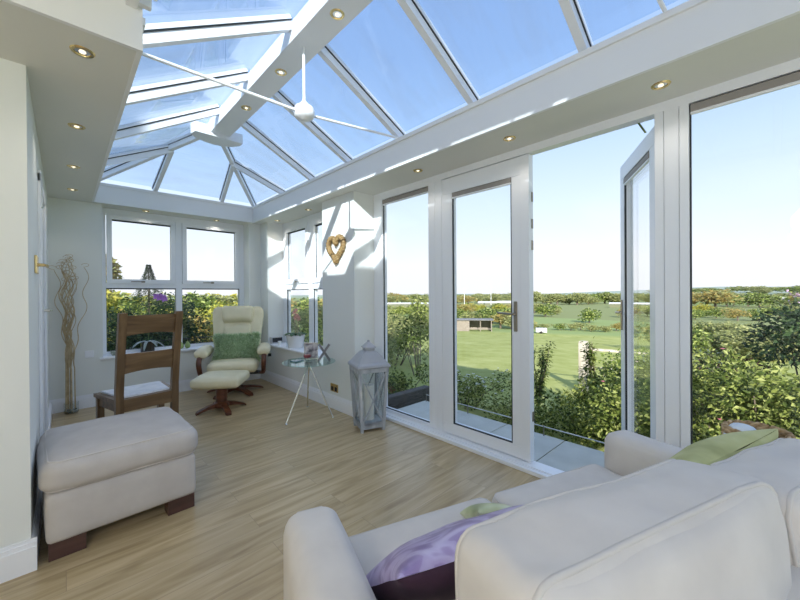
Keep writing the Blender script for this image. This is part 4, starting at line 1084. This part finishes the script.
bush('berry_bush', 'low bush with red leaves in the bed beside the sleeper edging', 'shrub', 3.05, 3.75, blobs(13, 6, .22, .2, .12, .36, .12, .18), 900, .05, .026, leafmat('leaf_red', [(.20, .04, .03), (.10, .12, .04), (.06, .10, .03), (.32, .07, .05)]), 13, z=-.25, shell=.4)
bush('fern_bush', 'dark green low bush left of the closed door in the bed', 'shrub', 4.2, 4.35, blobs(14, 9, .5, .4, .0, .34, .16, .24), 2200, .055, .028, G_TEM, 14, z=-.45, shell=.4)
bush('dogwood_bush', 'olive green bush behind the yellow-green young tree', 'shrub', 6.3, 7.0, blobs(15, 12, .7, .7, .3, 1.25, .30, .45), 3600, .08, .045, G_OLV, 15, shell=.4)

# posts and rails of the garden fence
t = thing('garden_fence', 'weathered pale timber post and rail fence beyond the shrubs in the doorway', 'fence', (7.55, 2.62, -.72))
PW = noisy(mat('weathered_timber', rough=.9), [(.3, (.42, .38, .31)), (.7, (.62, .58, .50))], 9, sc=(1, 1, .2))
MB().box(-.075, .075, -.075, .075, -.2, 1.02, .008).prism([(-.065, -.065), (.065, -.065), (.065, .065), (-.065, .065)], 1.02, 1.045).build('post', PW, t)
MB().box(.25, .31, -.66, -.60, -.2, .92, .006).build('post', PW, t)
MB().box(.50, .56, -1.26, -1.20, -.2, .90, .006).build('post', PW, t)
for z_ in (.86, .50): MB().bar((0.03, -.05, z_ + .03), (.62, -1.5, z_ - .02), .03, .045).build('rail', PW, t)

# ------------------------------------------------------------------ garden seen through the end and side windows
def conifer(name, label, x, y, h, r_, m_, seed, z=None, n=2600, group=None):
    z = gz(x, y) if z is None else z
    t = thing(name, label, 'tree', (x, y, z), 0, group); q = random.Random(seed); l_ = MB()
    for i in range(n):
        u = q.random() ** .75; a = q.uniform(0, 6.28); rr_ = r_ * (1 - u) ** 1.25 * q.uniform(.55, 1.08) * (1 + .25 * math.sin(a * 5 + u * 30)) + .03
        p = Vector((rr_ * math.cos(a), rr_ * math.sin(a), h * (.06 + .94 * u)))
        l_.leaf(p, Vector((math.cos(a), math.sin(a), q.uniform(-.5, .2))), Vector((0, 0, 1)), h * (.018 + .034 * (1 - u)), h * .014)
    l_.nofix = 1; l_.build('foliage', m_, t); MB().cyl((0, 0, -.2), (0, 0, h * .96), h * .025, 7, h * .004).build('trunk', BARK, t); return t
x, y = pos(8.2, 17); conifer('fir_tree', 'dark conifer whose tip shows in the upper left pane of the end window', x, y, 3.5, 1.35, G_DRK, 1, z=-1.0, n=5500)
x, y = pos(3.6, 12); bush('maple_tree', 'orange and yellow autumn tree at the left edge of the end window', 'tree', x, y, blobs(21, 10, .22, .5, 1.4, 2.75, .22, .36), 3200, .12, .08, G_AUT, 21, z=-.7, shell=.4)
x, y = pos(1.6, 10.5); bush('maple_tree', 'yellow-green tree below the orange one at the left edge of the end window', 'tree', x, y, blobs(22, 10, .35, .5, .6, 1.9, .3, .45), 2600, .12, .07, G_YEL, 22, z=-.7, shell=.4)
x, y = pos(8.6, 8.9); bush('yew_tree', 'broad dark evergreen filling the lower left pane of the end window', 'tree', x, y, blobs(23, 20, .62, .5, .4, 1.62, .38, .52), 8000, .08, .035, G_DRK, 23, z=-.6, shell=.45)
x, y = pos(5.2, 8.3); bush('yew_bush', 'very dark hedge bush low behind the ladder-back chair', 'shrub', x, y, blobs(24, 12, .7, .4, .2, .95, .30, .42), 4200, .07, .03, G_DRK, 24, z=-.5, shell=.45)
x, y = pos(12.2, 8.6); bush('yew_bush', 'dark hedge bush just right of the end window mullion', 'shrub', x, y, blobs(25, 10, .35, .35, .2, 1.15, .28, .40), 3600, .07, .03, G_DRK, 25, z=-.5, shell=.45)
x, y = pos(16.2, 8.6); bush('privet_bush', 'mid green hedge bush low behind the recliner in the end window', 'shrub', x, y, blobs(26, 12, .65, .35, .1, .62, .22, .32), 4600, .07, .035, G_DRK, 26, z=-.5, shell=.45)
hz = [(11.0, 22, 1.5, G_YEL), (14.0, 24, 1.7, G_YEL), (16.5, 21, 1.2, G_AUT), (19.5, 23, 1.5, G_YEL), (22.5, 20, 1.6, G_OLV), (13, 40, 2.6, G_OLV), (18, 42, 2.8, G_YEL), (23, 40, 3.0, G_OLV)]
for i, (az, r_, h_, m_) in enumerate(hz):
    x, y = pos(az, r_); bush('hedge_tree', 'yellowing bush in the sunny hedge beyond the end window', 'tree', x, y, blobs(60 + i, 9, 1.5, .9, h_ * .4, h_ * 1.05, .6, .95), 1500, .22, .14, m_, 60 + i, 'sunny hedge bushes beyond the end window', shell=.5)
x, y = pos(26.5, 10.5); bush('hawthorn_bush', 'olive shrub outside the left pane of the side window', 'shrub', x, y, blobs(27, 12, .7, .6, .3, 1.3, .32, .45), 3800, .08, .045, G_OLV, 27, shell=.45)
x, y = pos(31.5, 9.5); bush('hawthorn_bush', 'olive and green shrub outside the right pane of the side window', 'shrub', x, y, blobs(28, 12, .7, .6, .3, 1.2, .32, .45), 3800, .08, .045, G_BRI, 28, shell=.45)
x, y = pos(40, 11); bush('hawthorn_bush', 'large loose olive bush beyond the fixed pane beside the lantern', 'shrub', x, y, blobs(29, 12, .8, .8, .3, 1.2, .34, .48), 3200, .09, .045, G_OLV, 29, shell=.45)
# low garden fence behind the end hedge
t = thing('iron_railing', 'low dark metal railing outside the lower right pane of the end window', 'railing', (*pos(15.5, 7.9), -.5))
for i in range(17): MB().cyl((-.8 + i * .1, 0, 0), (-.8 + i * .1, 0, 1.0), .006, 5).build('bar', BLACK, t)
for z_ in (.12, .98): MB().cyl((-.85, 0, z_), (.85, 0, z_), .009, 6).build('rail', BLACK, t)

# ------------------------------------------------------------------ the field shelter, trailer, masts and belts of trees
x, y = pos(55.0, 42); z = gz(x, y)
t = thing('field_shelter', 'small open-fronted timber field shelter at the far side of the lawn', 'shed', (x, y, z), R(-55)); t.scale = (.9, .9, .72)
SW = noisy(mat('shelter_boards', rough=.9), [(.3, (.20, .17, .14)), (.7, (.32, .28, .24))], 3, sc=(8, 8, 1))
MB().box(-2.4, -.35, -1.2, 1.2, 0, 1.75).build('closed_end', SW, t)
MB().box(-.35, 2.4, 1.1, 1.2, 0, 1.75).box(2.3, 2.4, -1.2, 1.2, 0, 1.75).box(.95, 1.05, -1.2, -1.1, 0, 1.7).box(-.35, 2.4, -1.2, -1.14, .35, .47).build('open_end', SW, t)
MB().box(-2.6, 2.6, -1.4, 1.4, 1.75, 1.85).build('roof', mat('shelter_roof', (.20, .20, .21), .7), t)
x, y = pos(65.2, 40.5); z = gz(x, y)
t = thing('trailer', 'small white trailer parked at the far edge of the lawn', 'trailer', (x, y, z), R(-60)); t.scale = (.6, .6, .6)
MB().box(-.9, .9, -.6, .6, .25, .95, .05).build('body', mat('trailer_white', (.8, .8, .8), .4), t)
for s_ in (-1, 1): MB().cyl((s_ * .0 - .05, s_ * .62, .25), (s_ * .0 - .05, s_ * .66, .25), .25, 14).build('wheel', BLACK, t)
BW = mat('barn_boards', (.16, .17, .10), .8); BR = mat('barn_roof', (.74, .75, .74), .6)
WH = mat('barn_white', (.62, .63, .62), .6)
for i, (az, r_, w_, h_, lb) in enumerate(((44.5, 150, 30, 1.6, 'long low white greenhouse roof beyond the trees, leftmost'), (57.5, 170, 9, 2.2, 'white building past the field shelter, beside the masts'), (60.8, 175, 12, 2.8, 'white warehouse between the masts and the closed door handle'), (77.0, 160, 16, 1.5, 'long low white roof seen through the open door leaf'), (17.3, 75, 5, 1.6, 'pale house beyond the sunny hedge in the end window'), (91.0, 420, 24, 7, 'white farmhouse at the right edge below the hills'))):
    x, y = pos(az, r_); t = thing('barn', lb, 'building', (x, y, gz(x, y)), R(-az))
    hh = (1.3 - gz(x, y)) - r_ * (11.0 if i < 4 else 7) / 354 * 1.0
    hh = max(1.5, hh)
    MB().box(-w_ / 2, w_ / 2, -3, 3, -1, hh).build('wall', WH if i > 3 else BW, t)
    MB().prism([(-3.2, -.2), (3.2, -.2), (0, h_ * .3)], -w_ / 2 - .2, w_ / 2 + .2, Matrix(((0, 0, 1, 0), (1, 0, 0, 0), (0, 1, 0, hh), (0, 0, 0, 1)))).build('roof', BR, t)
for i, (az, h_, lb) in enumerate(((53.8, 7.0, 'thin pale lighting mast left of the white warehouse'), (57.9, 9.0, 'tallest pale lighting mast, between the two white buildings'), (63.7, 6, 'thin pale mast just right of the closed door'))):
    x, y = pos(az, 150); t = thing('lighting_mast', lb, 'mast', (x, y, gz(x, y)))
    MB().cyl((0, 0, 0), (0, 0, h_), .13, 7).box(-.6, .6, -.1, .1, h_, h_ + .25).build('mast', mat('mast_grey', (.62, .64, .65), .5), t)

# copies of a few crowns make up the belts
def proto(seed, h_, m_, n=900, ls=.16):
    return foliage_mesh(blobs(seed, 9, h_ * .38, h_ * .38, h_ * .32, h_ * .75, h_ * .2, h_ * .32), n, h_ * ls * .6, h_ * ls * .38, seed, .5), m_
protos = []
for i, m_ in enumerate((G_OLV, G_MID, G_AUT, G_BRI, G_OLV, G_YEL)):
    mb, mt = proto(80 + i, 1.0, m_, 1000, .17)
    me = bpy.data.meshes.new('crown'); mb.b.to_mesh(me); mb.b.free(); me.materials.append(mt); protos.append(me)
tk = MB().cyl((0, 0, -.2), (0, 0, .5), .04, 6); tkm = bpy.data.meshes.new('trunk'); tk.b.to_mesh(tkm); tk.b.free(); tkm.materials.append(BARK)
def far_tree(az, r_, h_, k, label, group, wf=1.0, q=rnd):
    x, y = pos(az, r_)
    t = thing('tree', label, 'tree', (x, y, gz(x, y)), q.uniform(0, 6), group)
    t.scale = (h_ * wf, h_ * wf, h_)
    for nm, me in (('crown', protos[k]), ('trunk', tkm)):
        o = bpy.data.objects.new(nm, me); C.objects.link(o); o.parent = t
q = random.Random(5)
for i in range(38):          # hedge that closes the lawn
    az = 38 + i * 1.55 + q.uniform(-.4, .4)
    if 51.0 < az < 58.5: continue
    far_tree(az, q.uniform(44, 48), q.uniform(1.4, 2.1) if az < 64 else q.uniform(.7, 1.0), q.choice((0, 0, 2, 4, 1)), 'olive bush in the low hedge that closes the far end of the lawn', 'hedge bushes at the end of the lawn', 1.5)
for i in range(8):
    far_tree(50 + i * 1.35, q.uniform(50, 56), q.uniform(1.7, 2.4), q.choice((0, 1, 4)), 'green tree standing behind the timber field shelter', 'trees behind the field shelter', 1.4)
for i in range(26):
    far_tree(79 + i * .62, q.uniform(1300, 2400), q.uniform(12, 20), q.choice((0, 1, 4)), 'dark speck of a tree on the bluish hills past the right-hand pane', 'trees on the bluish hills', 3.2)
for i in range(44):
    az = 36 + i * 1.45 + q.uniform(-.6, .6)
    far_tree(az, q.uniform(480, 900), q.uniform(5, 8.5), q.choice((0, 1, 4)), 'tiny tree on the distant farmland below the hills', 'tiny trees on the distant farmland', 2.6)
far_tree(71.6, 60, 2.2, 1, 'round dark green tree alone in the upper field above the fence post', None, 1.25)
for i in range(74):
    az = 37 + i * .79 + q.uniform(-.5, .5)
    if 68 < az < 75.5: continue
    r_ = q.uniform(75, 115)
    far_tree(az, r_, q.uniform(1.7, 2.6), q.choice((0, 1, 2, 3, 4, 5)), 'mixed green and gold tree in the broad belt beyond the field', 'trees in the belt beyond the field', 1.5)
for i in range(60):
    az = 36 + i * .98 + q.uniform(-.4, .4); r_ = q.uniform(190, 300)
    far_tree(az, r_, q.uniform(5, 7.5), q.choice((0, 1, 2, 4, 4, 0)), 'small hazy tree in the farthest row under the horizon', 'hazy trees under the horizon', 1.8)
for i in range(26):          # rough scrub right of the thick post
    az = 79.5 + (i % 13) * 1.1 + q.uniform(-.4, .4); r_ = (27, 42)[i // 13] + q.uniform(-3, 3)
    far_tree(az, r_, q.uniform(1.1, 1.6) * (1, 1.2)[i // 13], q.choice((4, 0, 0, 4, 1, 3)), 'brownish scrub bush on the slope past the right-hand pane', 'scrub bushes on the right-hand slope', 1.5)
for i in range(12):
    far_tree(23 + i * 1.4, q.uniform(55, 75), q.uniform(3.0, 4.6), q.choice((0, 4, 2, 1)), 'tree of the far row seen through the side window', 'far trees through the side window', 1.6)
for i in range(12):
    far_tree(-2 + i * 2.0, q.uniform(60, 80), q.uniform(4.2, 5.6), q.choice((0, 4, 3, 1, 5)), 'tree of the far row seen through the end window', 'far trees through the end window', 1.6)

# ------------------------------------------------------------------ light
W = bpy.data.worlds.new('sky'); S.world = W; W.use_nodes = True
nt = W.node_tree; bg = nt.nodes['Background']
tc = nt.nodes.new('ShaderNodeTexCoord'); se = nt.nodes.new('ShaderNodeSeparateXYZ'); nt.links.new(tc.outputs['Generated'], se.inputs[0])
cr = nt.nodes.new('ShaderNodeValToRGB'); nt.links.new(se.outputs['Z'], cr.inputs[0])
e = cr.color_ramp.elements
e[0].position, e[0].color = 0.0, (.78, .80, .84, 1)
e[1].position, e[1].color = 1.0, (.22, .34, .62, 1)
for p_, c_ in ((.08, (.80, .83, .88)), (.2, (.65, .77, .92)), (.38, (.44, .60, .84)), (.55, (.32, .47, .74)), (.75, (.26, .40, .68))):
    x_ = e.new(p_); x_.color = (*c_, 1)
nz = nt.nodes.new('ShaderNodeTexNoise'); nz.inputs['Scale'].default_value = 2.2; nz.inputs['Detail'].default_value = 6; nz.inputs['Distortion'].default_value = .6
mp = nt.nodes.new('ShaderNodeMapping'); mp.inputs['Scale'].default_value = (1, 1, 2.2); nt.links.new(tc.outputs['Generated'], mp.inputs[0]); nt.links.new(mp.outputs[0], nz.inputs['Vector'])
mr = nt.nodes.new('ShaderNodeMapRange'); mr.inputs['From Min'].default_value = .56; mr.inputs['From Max'].default_value = .80; mr.inputs['To Max'].default_value = .14; nt.links.new(nz.outputs[0], mr.inputs[0])
mx = nt.nodes.new('ShaderNodeMix'); mx.data_type = 'RGBA'; nt.links.new(mr.outputs[0], mx.inputs[0]); nt.links.new(cr.outputs[0], mx.inputs[6]); mx.inputs[7].default_value = (.95, .97, 1, 1)
nt.links.new(mx.outputs[2], bg.inputs[0]); bg.inputs[1].default_value = 1.0

sl = bpy.data.lights.new('sun', 'SUN'); sl.energy = 6.2; sl.angle = R(.6); sl.color = (1, .95, .86)
so = bpy.data.objects.new('sun', sl); C.objects.link(so)
so.rotation_euler = Vector((1, .9, -.595)).to_track_quat('-Z', 'Y').to_euler(); so.location = (-5, -5, 8)
for i, p in enumerate(SPOT_E):
    l_ = bpy.data.lights.new('downlight_lamp', 'SPOT'); l_.energy = 2.2; l_.spot_size = R(130); l_.spot_blend = .8; l_.shadow_soft_size = .03; l_.color = (1, .90, .76)
    o = bpy.data.objects.new('downlight_lamp', l_); C.objects.link(o); o.location = p
# added fill light: unseen globe and point lamp, behind and left of the camera
t = thing('fill_globe', 'added white globe fill light, unseen behind the camera', 'fill light', (-1.2, -.3, 2.72))
MB().cyl((0, 0, 0), (0, 0, -.45), .004, 6).build('cord', BLACK, t)
gl_ = mat('fill_glow', (.9, .9, .88), .4, emit=(1, .95, .88), estr=8)
o = MB().lathe([(.001, -.75), (.09, -.73), (.15, -.66), (.16, -.60), (.15, -.53), (.09, -.46), (.001, -.44)], 28).build('globe', gl_, t, smooth=True)
l_ = bpy.data.lights.new('fill_bulb', 'POINT'); l_.energy = 44; l_.shadow_soft_size = .17; l_.color = (1, .98, .96)
o = bpy.data.objects.new('fill_bulb', l_); C.objects.link(o); o.location = (-1.2, -.3, 1.92)

# ------------------------------------------------------------------ camera
cd = bpy.data.cameras.new('camera'); cam = bpy.data.objects.new('camera', cd); C.objects.link(cam); S.camera = cam
cd.sensor_fit = 'HORIZONTAL'; cd.sensor_width = 36; cd.lens = 354.53 / 800 * 36; cd.shift_y = -5 / 800
cd.clip_start = .02; cd.clip_end = 6000
cam.matrix_world = Matrix.Translation((0, 0, 1.3)) @ Matrix.Rotation(R(-43.5145), 4, 'Z') @ Matrix.Rotation(R(90 - .212), 4, 'X') @ Matrix.Rotation(R(-.3875), 4, 'Z')
S.view_settings.view_transform = 'Standard'; S.view_settings.look = 'None'; S.view_settings.gamma = 1; S.view_settings.exposure = .42
try: S.view_settings.use_curve_mapping = False
except Exception: pass
S.cycles.max_bounces = 12; S.cycles.transparent_max_bounces = 24; S.cycles.diffuse_bounces = 6; S.cycles.glossy_bounces = 4
S.cycles.sample_clamp_indirect = 6
